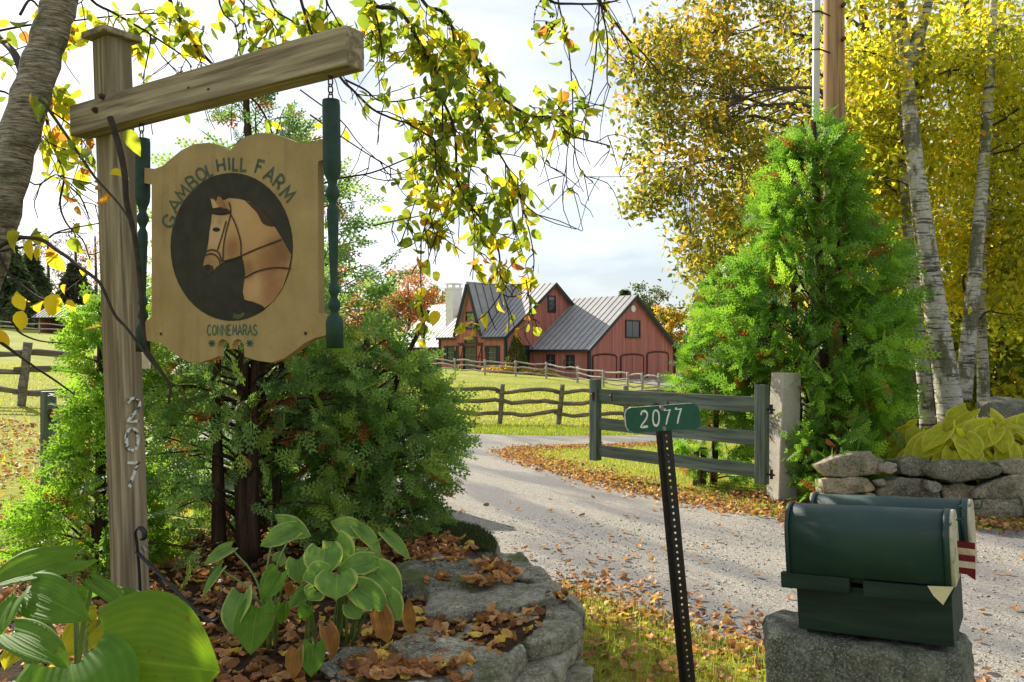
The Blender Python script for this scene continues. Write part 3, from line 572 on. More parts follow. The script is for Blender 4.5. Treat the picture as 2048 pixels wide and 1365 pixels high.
# the front slope is cut round the steep cross gable: right field, left field
vB = (DU, MR, MP)
roof((MU + .4, MR, MP), (DU, MR, MP), (MU + .4, MV - ov2, ME - ov2 * ms), (DU + DW, MV - ov2, ME - ov2 * ms), 7)
roof((ML - .3, MR, MP), (DU, MR, MP), (ML - .3, MV - ov2, ME - ov2 * ms), (DU - DW, MV - ov2, ME - ov2 * ms), 6)
ds = (MP - ME) / DW
for sg in (1, -1):
    o = roof((DU, MV - .4, MP + .05), (DU, MR, MP + .03), (DU + sg * (DW + .05), MV - .4, ME - .15), (DU + sg * (DW + .05), MV - .4, ME - .15), 6, seams=False)
    for i in range(1, 7):
        t_ = i / 7.; v_ = MV - .4 + (MR - MV + .4) * t_; a = Vector((DU + sg * .02, v_, MP + .05)); b = Vector((DU + sg * (DW + .05) * (1 - t_), v_, MP + .05 - (MP - ME + .2) * (1 - t_)))
        beam_l('seam', a + Vector((sg * .03, 0, .01)), b + Vector((sg * .03, 0, .01)), .05, .045, 'seam', o)
    beam_l('rake_board', (DU + sg * (DW + .08), MV - .36, ME - .25), (DU + sg * .05, MV - .36, MP - .2), .09, .30, 'trim')
beam_l('fascia', (MU + .3, MV - ov2 + .03, ME - ov2 * ms - .13), (DU + DW + .1, MV - ov2 + .03, ME - ov2 * ms - .13), .08, .2, 'trim')
beam_l('fascia', (ML - .2, MV - ov2 + .03, ME - ov2 * ms - .13), (DU - DW - .1, MV - ov2 + .03, ME - ov2 * ms - .13), .08, .2, 'trim')
for vv in (MV - ov2, MBk + ov2): beam_l('rake_board', (MU + .36, vv, ME - ov2 * ms - .16), (MU + .36, MR, MP - .16), .09, .26, 'trim')
beam_l('corner_trim', (MU + .02, MV, BASE), (MU + .02, MV, ME - .1), .22, .22, 'trim'); beam_l('corner_trim', (ML, MV, BASE), (ML, MV, ME - .1), .22, .22, 'trim')
# low wing on the left
WV, WE, WP, WR_, WL = -1.5, 2.9, 7.25, 2.08, -24.2; ws = (WP - WE) / (WR_ + 2.4)
wall_v('wing_wall', WV + 1.0, [(WL, BASE), (ML - .2, BASE), (ML - .2, WE + 1.1), (WL, WE + 1.1)])
wall_u('gable_wall', WL, [(WV + 1.2, BASE), (2 * WR_ + 2.4, BASE), (2 * WR_ + 2.4, WE), (WR_, WP - .15), (WV + 1.2, WE + .8)], .2)
roof((ML - .32, WR_, WP), (WL - .3, WR_, WP), (ML - .32, -2.6, WE - .2), (WL - .3, -2.6, WE - .2), 12)
roof((ML - .32, WR_, WP), (WL - .3, WR_, WP), (ML - .32, 2 * WR_ + 2.6, WE - .2), (WL - .3, 2 * WR_ + 2.6, WE - .2), 12)
beam_l('fascia', (ML - .4, -2.55, WE - .32), (WL - .2, -2.55, WE - .32), .08, .2, 'trim')
for i in range(4): beam_l('porch_post', (ML - 1.5 - i * 2.0, -2.3, BASE), (ML - 1.5 - i * 2.0, -2.3, WE - .35), .18, .18, 'trim')
ch = beam_l('chimney', (-17.7, -.35, 2.0), (-17.7, -.35, 8.45), 1.15, 1.15, 'chimney'); beam_l('chimney_band', (-17.7, -.35, 8.452), (-17.7, -.35, 8.62), 1.3, 1.3, 'chimney', ch)
for i in range(4): beam_l('cap_leg', (-17.7 + (.45 if i & 1 else -.45), -.35 + (.45 if i & 2 else -.45), 8.6), (-17.7 + (.45 if i & 1 else -.45), -.35 + (.45 if i & 2 else -.45), 8.95), .12, .12, 'chimney', ch)
beam_l('chimney_cap', (-17.7, -.35, 8.952), (-17.7, -.35, 9.04), 1.25, 1.25, 'chimney', ch)
# openings: frame proud of the wall, glass set back in it, bars
def window(plane, c, px0, px1, py0, py1, cols=2, rows=2, name='window', frame=.13, glass='glass', bars=True, arch=0, fmat='trim'):
    f_ = on_v if plane == 'v' else on_u; a0, z1 = f_(px0, py0, c); a1, z0 = f_(px1, py1, c); a0, a1 = min(a0, a1), max(a0, a1)
    sgn = -1 if plane == 'v' else 1
    P = lambda a, d, z: (a, c + sgn * d, z) if plane == 'v' else (c + sgn * d, a, z)
    def slab(nm, x0, x1, y0, y1, d0, d1, mat, par):
        m = MB(); poly_prism(m, [P(x0, d0, y0), P(x1, d0, y0), P(x1, d0, y1), P(x0, d0, y1)], Vector(P(0, d1, 0)) - Vector(P(0, d0, 0))); return loc(m, nm, M_[mat], par)
    w = slab(name, a0, a1, z0, z1, .012, .03, glass, barn)
    for (x0, x1, y0, y1) in ((a0 - frame, a0, z0 - frame, z1 + frame), (a1, a1 + frame, z0 - frame, z1 + frame), (a0, a1, z1, z1 + frame), (a0, a1, z0 - frame, z0)): slab('frame', x0, x1, y0, y1, .012, .09, fmat, w)
    if bars:
        for i in range(1, cols): x = a0 + (a1 - a0) * i / cols; slab('glazing_bar', x - .035, x + .035, z0, z1, .032, .06, 'muntin', w)
        for i in range(1, rows): y = z0 + (z1 - z0) * i / rows; slab('glazing_bar', a0, a1, y - .03, y + .03, .032, .058, 'muntin', w)
    return w
window('u', 0, 1252, 1278, 643, 674, 2, 1)
window('u', MU, 1097, 1109, 594, 623, 1, 2)
window('v', 0, 1096, 1108, 712, 731, 2, 2); window('v', 0, 1135, 1147, 713, 736, 2, 2)
window('v', MV, 934, 951, 627, 656, 2, 2); window('v', MV, 932, 953, 677, 686, 4, 1)
window('v', MV, 896, 909, 695, 726, 2, 3); window('v', MV, 977, 993, 695, 727, 2, 3)
window('u', MU, 1041, 1056, 694, 728, 2, 1, 'side_door')
dr = window('v', MV, 930, 953, 695, 741, 2, 3, 'barn_door')
for (p0, p1) in ((919, 928.5), (954.5, 965)):                      # sliding leaves with a Z brace, either side of the glazed door
    a0, z1 = on_v(p0, 691, MV); a1, z0 = on_v(p1, 738, MV); m = MB(); poly_prism(m, [(a0, MV - .03, z0), (a1, MV - .03, z0), (a1, MV - .03, z1), (a0, MV - .03, z1)], (0, -.06, 0)); dl = loc(m, 'sliding_door', M_['red'])
    for A, B in (((a0, z1), (a1, z1)), ((a0, z0), (a1, z0)), ((a0, z0), (a1, z1)), ((a0, z0), (a0, z1)), ((a1, z0), (a1, z1)), ((a0, (z0 + z1) / 2), (a1, (z0 + z1) / 2))): beam_l('brace', (A[0], MV - .1, A[1]), (B[0], MV - .1, B[1]), .05, .1, 'brown_trim', dl)
a0, z1 = on_v(917, 690, MV); a1, _ = on_v(967, 690, MV); beam_l('door_track', (a0, MV - .13, z1 + .1), (a1, MV - .13, z1 + .1), .1, .12, 'brown_trim')
for (p0, p1, q0, q1) in ((1185, 1232, 709, 759), (1241, 1286, 709, 759.5), (1293.5, 1335.5, 704, 761)):  # carriage doors
    v0, zt = on_u(p0, q0, 0); v1, zb = on_u(p1, q1, 0); zb = max(zb, BASE + .2); rise = .28
    arc = lambda k, ex=0: ((v0 + v1) / 2 + ((v1 - v0) / 2 + ex) * -math.cos(math.pi * k), zt - rise + ex + (rise) * math.sin(math.pi * k) ** .7)
    m = MB(); poly_prism(m, [(.006, v0, zb), (.006, v1, zb)] + [(.006, *arc(1 - k / 10)) for k in range(11)], (.05, 0, 0)); d_ = loc(m, 'carriage_door', M_['red'])
    path = [(v0, zb)] + [arc(k / 10, .0) for k in range(11)] + [(v1, zb)]
    m = MB(); tube(m, [(.05, a, z) for a, z in path], .085, 4); loc(m, 'door_frame', M_['brown_trim'], d_)
    beam_l('door_joint', (.06, (v0 + v1) / 2, zb), (.06, (v0 + v1) / 2, zt - .05), .012, .02, 'trim', d_)
v_, z_ = on_u(1266, 618, 0); m = MB(); tube(m, [(.01, v_, z_), (.06, v_, z_)], .3, 20); loc(m, 'round_vent', M_['chimney'])
for (pl, c, px, py) in (('v', 0, 1127, 724), ('v', MV, 913, 698), ('v', MV, 970, 699)):
    a, z = on_v(px, py, c); m = MB(); tube(m, [(a, c - .12, z - .2), (a, c - .12, z - .05), (a, c - .12, z + .18), (a, c - .12, z + .25)], [.05, .1, .09, .02], 8); tube(m, [(a, c, z), (a, c - .1, z)], .03, 6); loc(m, 'wall_lantern', M_['lamp'])
for px0, px1 in ((888.5, 894), (911, 915.5), (971, 975.5), (995, 1000)):
    a0, z1 = on_v(px0, 692, MV); a1, z0 = on_v(px1, 729, MV); m = MB(); poly_prism(m, [(a0, MV - .012, z0), (a1, MV - .012, z0), (a1, MV - .012, z1), (a0, MV - .012, z1)], (0, -.05, 0)); loc(m, 'shutter', M_['trim'])
# ------------------------------------------------------------------ the run-in shed on the far left
SP = W(103, 668, 100); SP.z = gz(SP.x, SP.y) - .1
shed = empty('run_in_shed', SP, 'small red open-fronted shed with a ribbed metal roof in the far paddock', 'shed', rz=R(-14))
def sloc(mb, name, mat, parent=shed): return fixn(mb.obj(name, M_[mat], parent, world=False))
SL, SD, SE, SR = 4.4, 3.8, 2.05, 3.15
m = MB(); poly_prism(m, [(0, -SD / 2, 0), (0, SD / 2, 0), (0, SD / 2, SE), (0, 0, SR), (0, -SD / 2, SE)], (.12, 0, 0)); sloc(m, 'gable_wall', 'red')
m = MB(); poly_prism(m, [(SL, -SD / 2, 0), (SL, SD / 2, 0), (SL, SD / 2, SE), (SL, 0, SR), (SL, -SD / 2, SE)], (.12, 0, 0)); sloc(m, 'gable_wall', 'red')
m = MB(); poly_prism(m, [(.13, SD / 2 - .1, 0), (SL, SD / 2 - .1, 0), (SL, SD / 2 - .1, SE), (.13, SD / 2 - .1, SE)], (0, .1, 0)); sloc(m, 'rear_wall', 'red')
m = MB(); poly_prism(m, [(.13, -SD / 2, 1.6), (SL, -SD / 2, 1.6), (SL, -SD / 2, SE), (.13, -SD / 2, SE)], (0, .1, 0)); sloc(m, 'header_board', 'trim')
for sg in (-1, 1):
    r0, r1 = Vector((-.5, 0, SR + .12)), Vector((SL + .5, 0, SR + .12)); e0, e1 = Vector((-.5, sg * (SD / 2 + .6), SE - .2)), Vector((SL + .5, sg * (SD / 2 + .6), SE - .2))
    m = MB(); poly_prism(m, [r0, r1, e1, e0], (0, 0, -.08)); ro = sloc(m, 'roof_slope', 'roof')
    for i in range(13):
        k = i / 12; m = MB(); tube(m, [r0.lerp(r1, k) + Z_ * .03, e0.lerp(e1, k) + Z_ * .03], .035, 4); sloc(m, 'seam', 'seam', ro)
for x in (1.6, 3.0):
    m = MB(); tube(m, [(x, -SD / 2 + .05, 0), (x, -SD / 2 + .05, 1.6)], .08, 6); sloc(m, 'post', 'trim')
# ------------------------------------------------------------------ strokes for painted letters
GL_ = {'G': [[(.9,.78),(.7,.97),(.4,1),(.12,.75),(.05,.45),(.2,.1),(.5,0),(.85,.12),(.9,.42),(.55,.42)]], 'A': [[(.02,0),(.5,1),(.98,0)],[(.2,.36),(.8,.36)]],
 'M': [[(.02,0),(.12,1),(.5,.3),(.88,1),(.98,0)]], 'B': [[(.08,0),(.08,1),(.6,1),(.82,.86),(.78,.62),(.55,.53),(.1,.53)],[(.55,.53),(.88,.4),(.9,.15),(.65,0),(.08,0)]],
 'O': [[(.5,1),(.15,.82),(.04,.5),(.15,.18),(.5,0),(.85,.18),(.96,.5),(.85,.82),(.5,1)]], 'L': [[(.1,1),(.1,0),(.85,0)]], 'H': [[(.08,0),(.08,1)],[(.9,0),(.9,1)],[(.08,.5),(.9,.5)]],
 'I': [[(.5,0),(.5,1)]], 'F': [[(.1,0),(.1,1),(.85,1)],[(.1,.55),(.65,.55)]], 'R': [[(.08,0),(.08,1),(.6,1),(.85,.82),(.8,.6),(.55,.5),(.1,.5)],[(.5,.5),(.92,0)]],
 'C': [[(.9,.8),(.65,1),(.3,.95),(.06,.6),(.1,.25),(.4,0),(.75,.04),(.92,.2)]], 'N': [[(.06,0),(.06,1),(.92,0),(.92,1)]], 'E': [[(.85,1),(.1,1),(.1,0),(.88,0)],[(.1,.52),(.7,.52)]],
 'S': [[(.85,.85),(.6,1),(.25,.95),(.12,.74),(.4,.55),(.75,.42),(.9,.22),(.65,.02),(.3,.0),(.08,.18)]],
 '2': [[(.08,.75),(.2,.95),(.5,1),(.82,.9),(.88,.68),(.65,.42),(.1,.0),(.92,.0)]], '0': [[(.5,1),(.2,.88),(.08,.5),(.2,.12),(.5,0),(.8,.12),(.92,.5),(.8,.88),(.5,1)]], '7': [[(.06,1),(.94,1),(.62,.5),(.42,0)]],
 '*': [[(.5,.5),(.5 + .5 * math.cos(k * math.pi / 4), .5 + .5 * math.sin(k * math.pi / 4))] for k in range(8)]}
def strokes(mb, ch, fn, th, off, nrm, wob=0, depth=None):
    """painted strokes of one character; fn maps unit box (x,y) to a 3-D point; th stroke width; drawn off along nrm"""
    for pl in GL_[ch]:
        P = [Vector((x, y, 0)) for x, y in pl]; P = catmull(P, 3) if len(P) > 5 and ch in 'GBORCS02' else P
        Q = [fn(p.x + rnd.uniform(-1, 1) * wob, p.y + rnd.uniform(-1, 1) * wob) for p in P]
        L, Rr = [], []
        for i, q in enumerate(Q):
            if i in (0, len(Q) - 1): d = (Q[min(i + 1, len(Q) - 1)] - Q[max(i - 1, 0)]).normalized(); s = d.cross(nrm).normalized() * th / 2
            else:
                d1 = (q - Q[i - 1]).normalized(); d2 = (Q[i + 1] - q).normalized(); s = (d1.cross(nrm) + d2.cross(nrm)); c = max(.45, s.length / 2); s = s.normalized() * th / 2 / c
            L.append(q + s + nrm * off); Rr.append(q - s + nrm * off)
        if depth is None:
            n = len(L); mb.add(L + Rr, [(i, i + 1, n + i + 1, n + i) for i in range(n - 1)])
        else:
            n = len(L); D = -nrm * depth; mb.add(L + Rr + [p + D for p in L] + [p + D for p in Rr], [(i, i + 1, n + i + 1, n + i) for i in range(n - 1)] + [(i, 2 * n + i, 2 * n + i + 1, i + 1) for i in range(n - 1)] + [(n + i, n + i + 1, 3 * n + i + 1, 3 * n + i) for i in range(n - 1)] + [(0, n, 3 * n, 2 * n), (n - 1, 3 * n - 1, 4 * n - 1, 2 * n - 1)])
# ------------------------------------------------------------------ timber sign post with arm
BL0, BL1 = Vector((-2.0, 3.84, 0)), Vector((-.566, 2.90, 0)); SDIR = (BL1 - BL0).normalized(); SN = Vector((SDIR.y, -SDIR.x, 0)); SN = SN if SN.dot(-BL0) > 0 else -SN
pc_b = Vector((-1.740, 3.904, .2)); pc_t = Vector((-1.838, 3.904, 3.12))
sp = empty('timber_sign_post', (pc_b.x, pc_b.y, bz(pc_b.x, pc_b.y)), 'weathered square timber post with a long arm carrying the farm sign', 'sign post')
pw = .12
bar('post', pc_b, pc_t, pw, pw, M_['post_wood'], sp, side=SDIR, bev=.006, jit=.003, cuts=8)
m = MB(); ct = pc_t; hw = pw / 2 + .032
def sq(h, z): return [ct + SDIR * (a * h) + SN * (b * h) + Vector((0, 0, z)) for a, b in ((-1, -1), (1, -1), (1, 1), (-1, 1))]
m.add(sq(hw, .001) + sq(hw, .028) + [ct + Vector((0, 0, .062))], [(3, 2, 1, 0)] + [(i, (i + 1) % 4, 4 + (i + 1) % 4, 4 + i) for i in range(4)] + [(4 + i, 4 + (i + 1) % 4, 8) for i in range(4)]); fixn(m.obj('post_cap', M_['post_wood'], sp))
bth, bh, bzc = .09, .138, 2.735
a0 = BL0 + SDIR * .0 - SN * bth / 2 + Vector((0, 0, bzc)); a1 = BL1 - SN * bth / 2 + Vector((0, 0, bzc + .008))
bar('arm', a0, a1, bth, bh, M_['post_wood'], sp, side=SN, bev=.007, jit=.003, cuts=8)
def on_sign(px, py, off=0.0):
    """pixel ray onto the vertical plane of the hanging board"""
    o = BL0 + SDIR * .1 - SN * (.045 - off); d = Vector(((px - 1024) / F, 1, (HZ - py) / F)); t_ = o.dot(SN) / (d.dot(SN)); p = d * t_; return Vector((p.x, p.y, EYE + p.z)) 
def on_face(px, py, o, nrm):
    d = Vector(((px - 1024) / F, 1, (HZ - py) / F)); t_ = (Vector((o.x, o.y, o.z - EYE))).dot(nrm) / d.dot(nrm); p = d * t_; return Vector((p.x, p.y, EYE + p.z))
bf = BL0.copy(); bf.z = bzc
for (px, py) in ((207, 194), (193, 221)):
    p = on_face(px, py, bf, SN); m = MB(); tube(m, [p - SN * .002, p + SN * .012], .013, 10); tube(m, [p + SN * .0121, p + SN * .02], .009, 6); m.obj('bolt', M_['rust'], sp)
for (px, py) in ((377, 176), (417, 179)):
    p = on_face(px, py, bf, SN); m = MB(); tube(m, [p - SN * .01, p + SN * .002], [.012, .009], 8, flat=.5); m.obj('knot', M_['rust'], sp)
fo = pc_b.lerp(pc_t, .37) + SDIR * (pw / 2 + .004)
for ch, px0, px1, py0, py1 in (('2', 253, 281, 797, 842), ('0', 249, 277, 857, 901), ('7', 253, 277, 926, 976)):
    m = MB(); q = {}
    fn = lambda x, y: on_face(px0 + (px1 - px0) * x - 6 * (1 - y) * (ch == '7'), py1 + (py0 - py1) * y, fo, SDIR)
    strokes(m, ch, fn, .0125, .008, SDIR, 0, .008); fixn(m.obj('house_number', M_['number'], sp))
# iron hook bolted to the post foot
ih = empty('iron_bracket', W(276, 1180, 3.84), 'black wrought iron bracket with curled ends fixed to the sign post foot', 'bracket')
def strap(name, pts, w=.011, n=6): m = MB(); tube(m, catmull(pts, n), w, 6, flat=.4); return m.obj(name, M_['iron'], ih, True)
strap('back_strap', [W(282, 1240, 3.83), W(279, 1150, 3.82), W(274, 1090, 3.81), W(271, 1066, 3.80), W(278, 1056, 3.79), W(288, 1062, 3.78), W(289, 1076, 3.78), W(283, 1080, 3.785)], .012)
strap('arm', [W(273, 1104, 3.79), W(320, 1150, 3.70), W(370, 1200, 3.62), W(405, 1232, 3.57), W(428, 1242, 3.55), W(441, 1232, 3.54), W(443, 1218, 3.54), W(434, 1216, 3.54)], .011)
strap('brace', [W(318, 1158, 3.71), W(330, 1180, 3.72), W(342, 1205, 3.74), W(360, 1214, 3.74), W(356, 1202, 3.73)], .011)
m = MB(); tube(m, [W(286, 1092, 3.80), W(292, 1102, 3.80)], .012, 6); m.obj('eye', M_['zinc'], ih)
# ------------------------------------------------------------------ hanging sign board
hs = empty('hanging_sign', on_sign(470, 700), 'cream hanging sign board with a painted horse head between two green turned spindles', 'sign')
Zs = lambda x, y, off=0.: on_sign(260 + x / 2.437, 180 + y / 2.437, off)
OUT = [(70,380),(120,385),(160,370),(200,335),(250,295),(310,265),(380,258),(430,268),(480,303),(515,265),(560,230),(620,210),(690,212),(750,230),(810,255),(860,262),(910,252),(945,236),(945,340),(918,348),(915,365),(918,1085),(938,1098),(962,1100),(962,1195),(900,1210),(850,1235),(800,1275),(750,1310),(690,1330),(630,1322),(585,1310),(558,1300),(555,1240),(545,1222),(525,1214),(505,1225),(497,1245),(495,1264),(485,1264),(483,1240),(470,1222),(450,1214),(432,1228),(425,1250),(428,1300),(400,1312),(340,1330),(290,1328),(240,1305),(200,1270),(150,1235),(75,1222),(75,1130),(95,1115),(105,1100),(105,462),(70,455)]
m = MB(); poly_prism(m, [Zs(x, y) for x, y in OUT], -SN * .03); fixn(m.obj('board', M_['cream'], hs))
def paint(name, mat, pts, off, par):
    m = MB(); poly_prism(m, [Zs(x, y, off) for x, y in pts], -SN * .0006); return fixn(m.obj(name, M_[mat], par))
art = paint('painting', 'art_bg', [(495 + 298 * math.cos(k * .1309) + 18 * math.sin(k * .1309) * 0, 766 + 361 * math.sin(k * .1309)) for k in range(48)], .0016, hs)
sm = lambda pts, n=3: [(p.x, p.y) for p in catmull([(a, b, 0) for a, b in pts], n)]
HORSE = [(392,530),(402,562),(405,580),(400,600),(396,645),(388,690),(383,740),(374,790),(362,830),(356,855),(362,880),(380,896),(400,890),(420,864),(440,850),(470,834),(510,822),(545,808),(556,850),(562,900),(556,940),(550,985),(558,1022),(600,1036),(640,1050),(655,1064),(700,1030),(745,960),(772,880),(786,805),(760,760),(735,715),(700,660),(660,610),(620,570),(580,545),(530,532),(480,528),(456,540),(440,522),(428,520),(420,545),(408,532)]
t = NT('painted_horse_coat'); pos_ = t.oc(); cc = t.mix(t.noise(pos_, 60, 4), (.30, .165, .07), (.38, .225, .10))
for (x, y, rad_, col_, amt) in ((425, 700, .13, (.50, .33, .17), .85), (545, 600, .16, (.48, .30, .14), .8), (620, 700, .14, (.46, .27, .12), .7), (605, 965, .10, (.48, .29, .14), .8), (690, 830, .12, (.24, .105, .04), .8), (500, 770, .07, (.22, .10, .04), .75), (745, 780, .10, (.17, .08, .035), .8), (700, 980, .10, (.26, .11, .05), .7), (385, 840, .06, (.26, .15, .08), .7), (580, 880, .06, (.20, .09, .035), .7), (440, 640, .03, (.26, .14, .06), .5), (470, 570, .05, (.24, .12, .05), .6)):
    p_ = Zs(x, y); vm = t.n('ShaderNodeVectorMath', operation='DISTANCE'); t.l(pos_, vm.inputs[0]); vm.inputs[1].default_value = p_
    f_ = t.math('MULTIPLY', t.ramp(t.math('ADD', t.math('DIVIDE', vm.outputs['Value'], rad_), t.math('MULTIPLY', t.math('SUBTRACT', t.noise(pos_, 26, 3), .5), .5)), [(.15, 1.), (.95, 0.)], 'EASE'), amt); cc = t.mix(f_, cc, col_)
t.col(cc).set(.7, .2); t.bump(t.noise(pos_, 130, 4), .25, .002); M_['art_horse'] = t.m
paint('horse', 'art_horse', HORSE, .0024, art)
paint('mane', 'art_strap', sm([(560,540),(615,562),(665,612),(705,665),(650,655),(622,605),(590,570)]), .0034, art)
paint('forelock', 'art_dark', sm([(400,578),(440,572),(482,585),(484,604),(440,612),(400,606)]), .0040, art)
paint('ear', 'art_light', [(393, 532), (403, 578), (432, 575), (410, 540)], .0040, art)
paint('ear', 'art_rust', [(428, 520), (424, 548), (448, 582), (470, 580), (444, 524)], .0040, art)
paint('eye', 'art_dark', [(420 + 18 * math.cos(k * .6283), 681 + 11 * math.sin(k * .6283)) for k in range(10)], .0040, art)
paint('muzzle', 'art_strap', sm([(357,858),(364,882),(382,895),(402,888),(404,862),(380,850)]), .0040, art)
paint('nostril', 'art_dark', [(374 + 12 * math.cos(k * .6283), 868 + 13 * math.sin(k * .6283)) for k in range(10)], .0048, art)
paint('dark_coat', 'art_dark', sm([(555,1025),(600,1034),(655,1062),(615,1090),(570,1075),(530,1095),(500,1080),(530,1050)]), .0038, art)
paint('foliage_dab', 'art_green', sm([(505,1085),(535,1070),(560,1095),(530,1118),(500,1112)]), .0034, art)
for pl in ([(482,548),(490,600),(468,690),(455,760),(452,832)], [(486,600),(515,660),(538,740),(540,806)], [(468,640),(448,710),(425,782)], [(370,788),(400,780),(432,795),(446,838)], [(366,806),(400,800),(428,818),(440,850)], [(446,838),(520,818),(620,775),(738,730)], [(556,918),(620,885),(700,868),(782,872)], [(400,590),(440,596),(486,592)]):
    P = [Zs(a, b, .0052) for a, b in sm(pl, 5)]; m = MB(); L = []; Q = []
    for i, p in enumerate(P):
        d = (P[min(i + 1, len(P) - 1)] - P[max(i - 1, 0)]).normalized(); s = d.cross(SN) * .0032; L.append(p + s); Q.append(p - s)
    n = len(P); m.add(L + Q, [(i, i + 1, n + i + 1, n + i) for i in range(n - 1)]); m.obj('bridle_strap', M_['art_strap'], art)
for ch, x, y, ang, w, h in (('G',190,640,-64,60,58),('A',220,562,-56,62,58),('M',258,503,-46,60,58),('B',304,452,-37,44,60),('O',347,412,-28,46,60),('L',388,392,-18,32,58),('H',444,366,-8,42,60),('I',484,362,-4,20,62),('L',516,362,1,34,62),('L',556,364,4,36,62),('F',634,378,16,40,64),('A',682,414,27,46,64),('R',727,452,36,42,64),('M',768,510,44,54,62)):
    c_, s_ = math.cos(R(ang)), math.sin(R(ang))
    fn = lambda a, b: Zs(x + (a - .5) * w * c_ + (b - .5) * h * s_, y + (a - .5) * w * s_ - (b - .5) * h * c_)
    m = MB(); strokes(m, ch, fn, .0105, .0018, SN, .015); m.obj('letter', M_['letter_green'], hs)
for i, ch in enumerate('CONNEMARAS'):
    fn = lambda a, b: Zs(377 + i * 24.9 + a * 20, 1196 - b * 49); m = MB(); strokes(m, ch, fn, .0055, .0018, SN, .015); m.obj('letter', M_['letter_teal'], hs)
for x in (400, 585):
    fn = lambda a, b: Zs(x - 17 + a * 34, 1254 - b * 36); m = MB(); strokes(m, '*', fn, .0062, .0018, SN, .02); m.obj('clover_mark', M_['letter_teal'], hs)
for (x, y) in ((152, 1190), (857, 1187)):
    p = Zs(x, y); m = MB(); tube(m, [p, p + SN * .004], .006, 8); m.obj('screw', M_['iron'], hs)
PROF = [(0,1.0),(.02,1.06),(.27,1.06),(.30,.95),(.325,.62),(.345,.52),(.365,.82),(.385,.86),(.405,.55),(.42,.42),(.44,.68),(.465,.72),(.50,.66),(.6,.56),(.70,.46),(.742,.4),(.752,.62),(.772,.66),(.79,.42),(.80,.4),(.815,.7),(.835,.74),(.852,.46),(.862,.5),(.885,.95),(.90,1.04),(1.0,1.0)]
def spindle(px_t, py_t, px_b, py_b, r):
    a, b = on_sign(px_t, py_t, -.012), on_sign(px_b, py_b, -.012); m = MB(); tube(m, [a.lerp(b, t_) for t_, k in PROF], [r * k for t_, k in PROF], 20); return m.obj('spindle', M_['spindle'], hs, True)
spindle(285, 278, 286, 704, .0295); spindle(662, 201, 670, 697, .030)
def chain(px, py0, py1, n, seed):
    a, b = on_sign(px, py0, -.012), on_sign(px, py1, -.012); st = (b - a) / n
    for i in range(n):
        c = a + st * (i + .5); hl = st.length * .68; ax = SDIR if (i + seed) % 2 == 0 else SN; pts = []
        for k in range(13):
            q = 2 * math.pi * k / 12; pts.append(c + Vector((0, 0, hl * math.cos(q))) + ax * (.0105 * math.sin(q)))
        m = MB(); tube(m, pts, .0028, 5, caps=False); m.obj('chain_link', M_['rust'], hs, True)
chain(283, 234, 279, 3, 0); chain(661, 140, 203, 4, 1)
tagp = bar('notice_plate', on_face(281, 722, pc_b - SN * .1, SN) , on_face(300, 722, pc_b - SN * .1, SN), .006, .075, M_['sign_white'], None, side=SN, bev=.001)
tag(tagp, 'small blank white plate fixed behind the timber sign post below the left spindle', 'plate')
# ------------------------------------------------------------------ house number blade on a leaning steel channel
DY = 4.0
ad = empty('address_sign', (W(1384, 1400, DY).x, DY, 0), 'green number blade reading 2077 on a leaning perforated steel post', 'street sign')
pt, pb = W(1326, 805, DY), W(1385, 1425, DY - .02); ax = (pt - pb).normalized(); sx_ = Vector((1, .16, 0)).normalized(); sx_ = (sx_ - ax * sx_.dot(ax)).normalized(); fr = sx_.cross(ax).normalized(); fr = fr if fr.y < 0 else -fr
Lc = (pt - pb).length; m = MB(); pitch = .0306; nh = int(Lc / pitch); hw, hr = .017, .0056
for i in range(nh):
    c = pb + ax * (pitch * (i + .5)); o8 = [(-1,-1),(0,-1),(1,-1),(1,0),(1,1),(0,1),(-1,1),(-1,0)]
    outer = [c + sx_ * (a * hw) + ax * (b * pitch / 2) for a, b in o8]; inner = [c + sx_ * (a * hr / math.hypot(a, b)) + ax * (b * hr / math.hypot(a, b)) for a, b in o8]
    m.add(outer + inner + [p - fr * .004 for p in inner], [(k, (k + 1) % 8, 8 + (k + 1) % 8, 8 + k) for k in range(8)] + [(8 + k, 8 + (k + 1) % 8, 16 + (k + 1) % 8, 16 + k) for k in range(8)])
m.obj('perforated_web', M_['steel'], ad)
m = MB()
for sg in (-1, 1):
    prof = [(hw, 0), (hw + .008, -.026), (hw + .022, -.028), (hw + .022, -.032), (hw + .005, -.031), (hw - .001, -.004)]
    A = [pb + sx_ * (sg * a) + fr * b for a, b in prof]; poly_prism(m, A, ax * Lc)
fixn(m.obj('channel_flange', M_['steel'], ad))
def blade(off, th, grow, mat, name):
    c0 = [(1263, 830), (1262, 852), (1270, 863), (1286, 866), (1384, 858), (1396, 852), (1402, 840), (1398, 820), (1388, 811), (1372, 808), (1275, 816), (1262, 822), (1255, 834), (1256, 852)]
    cor = [(1251,828),(1254,820),(1262,816),(1385,807),(1394,811),(1399,820),(1402,846),(1399,854),(1391,858),(1268,866),(1258,862),(1253,853)]
    P = []
    for a, b in cor:
        p = W(a, b, DY - .035 + (1326 - a) / 1700 * .9); P.append(p + fr * off)
    c = sum(P, Vector()) / len(P); P = [c + (p - c) * grow for p in P]
    m = MB(); poly_prism(m, P, -fr * th); return fixn(m.obj(name, M_[mat], ad))
blade(0, .0025, 1.0, 'sign_green', 'number_blade'); blade(-.012, .003, 1.012, 'sign_white', 'number_blade')
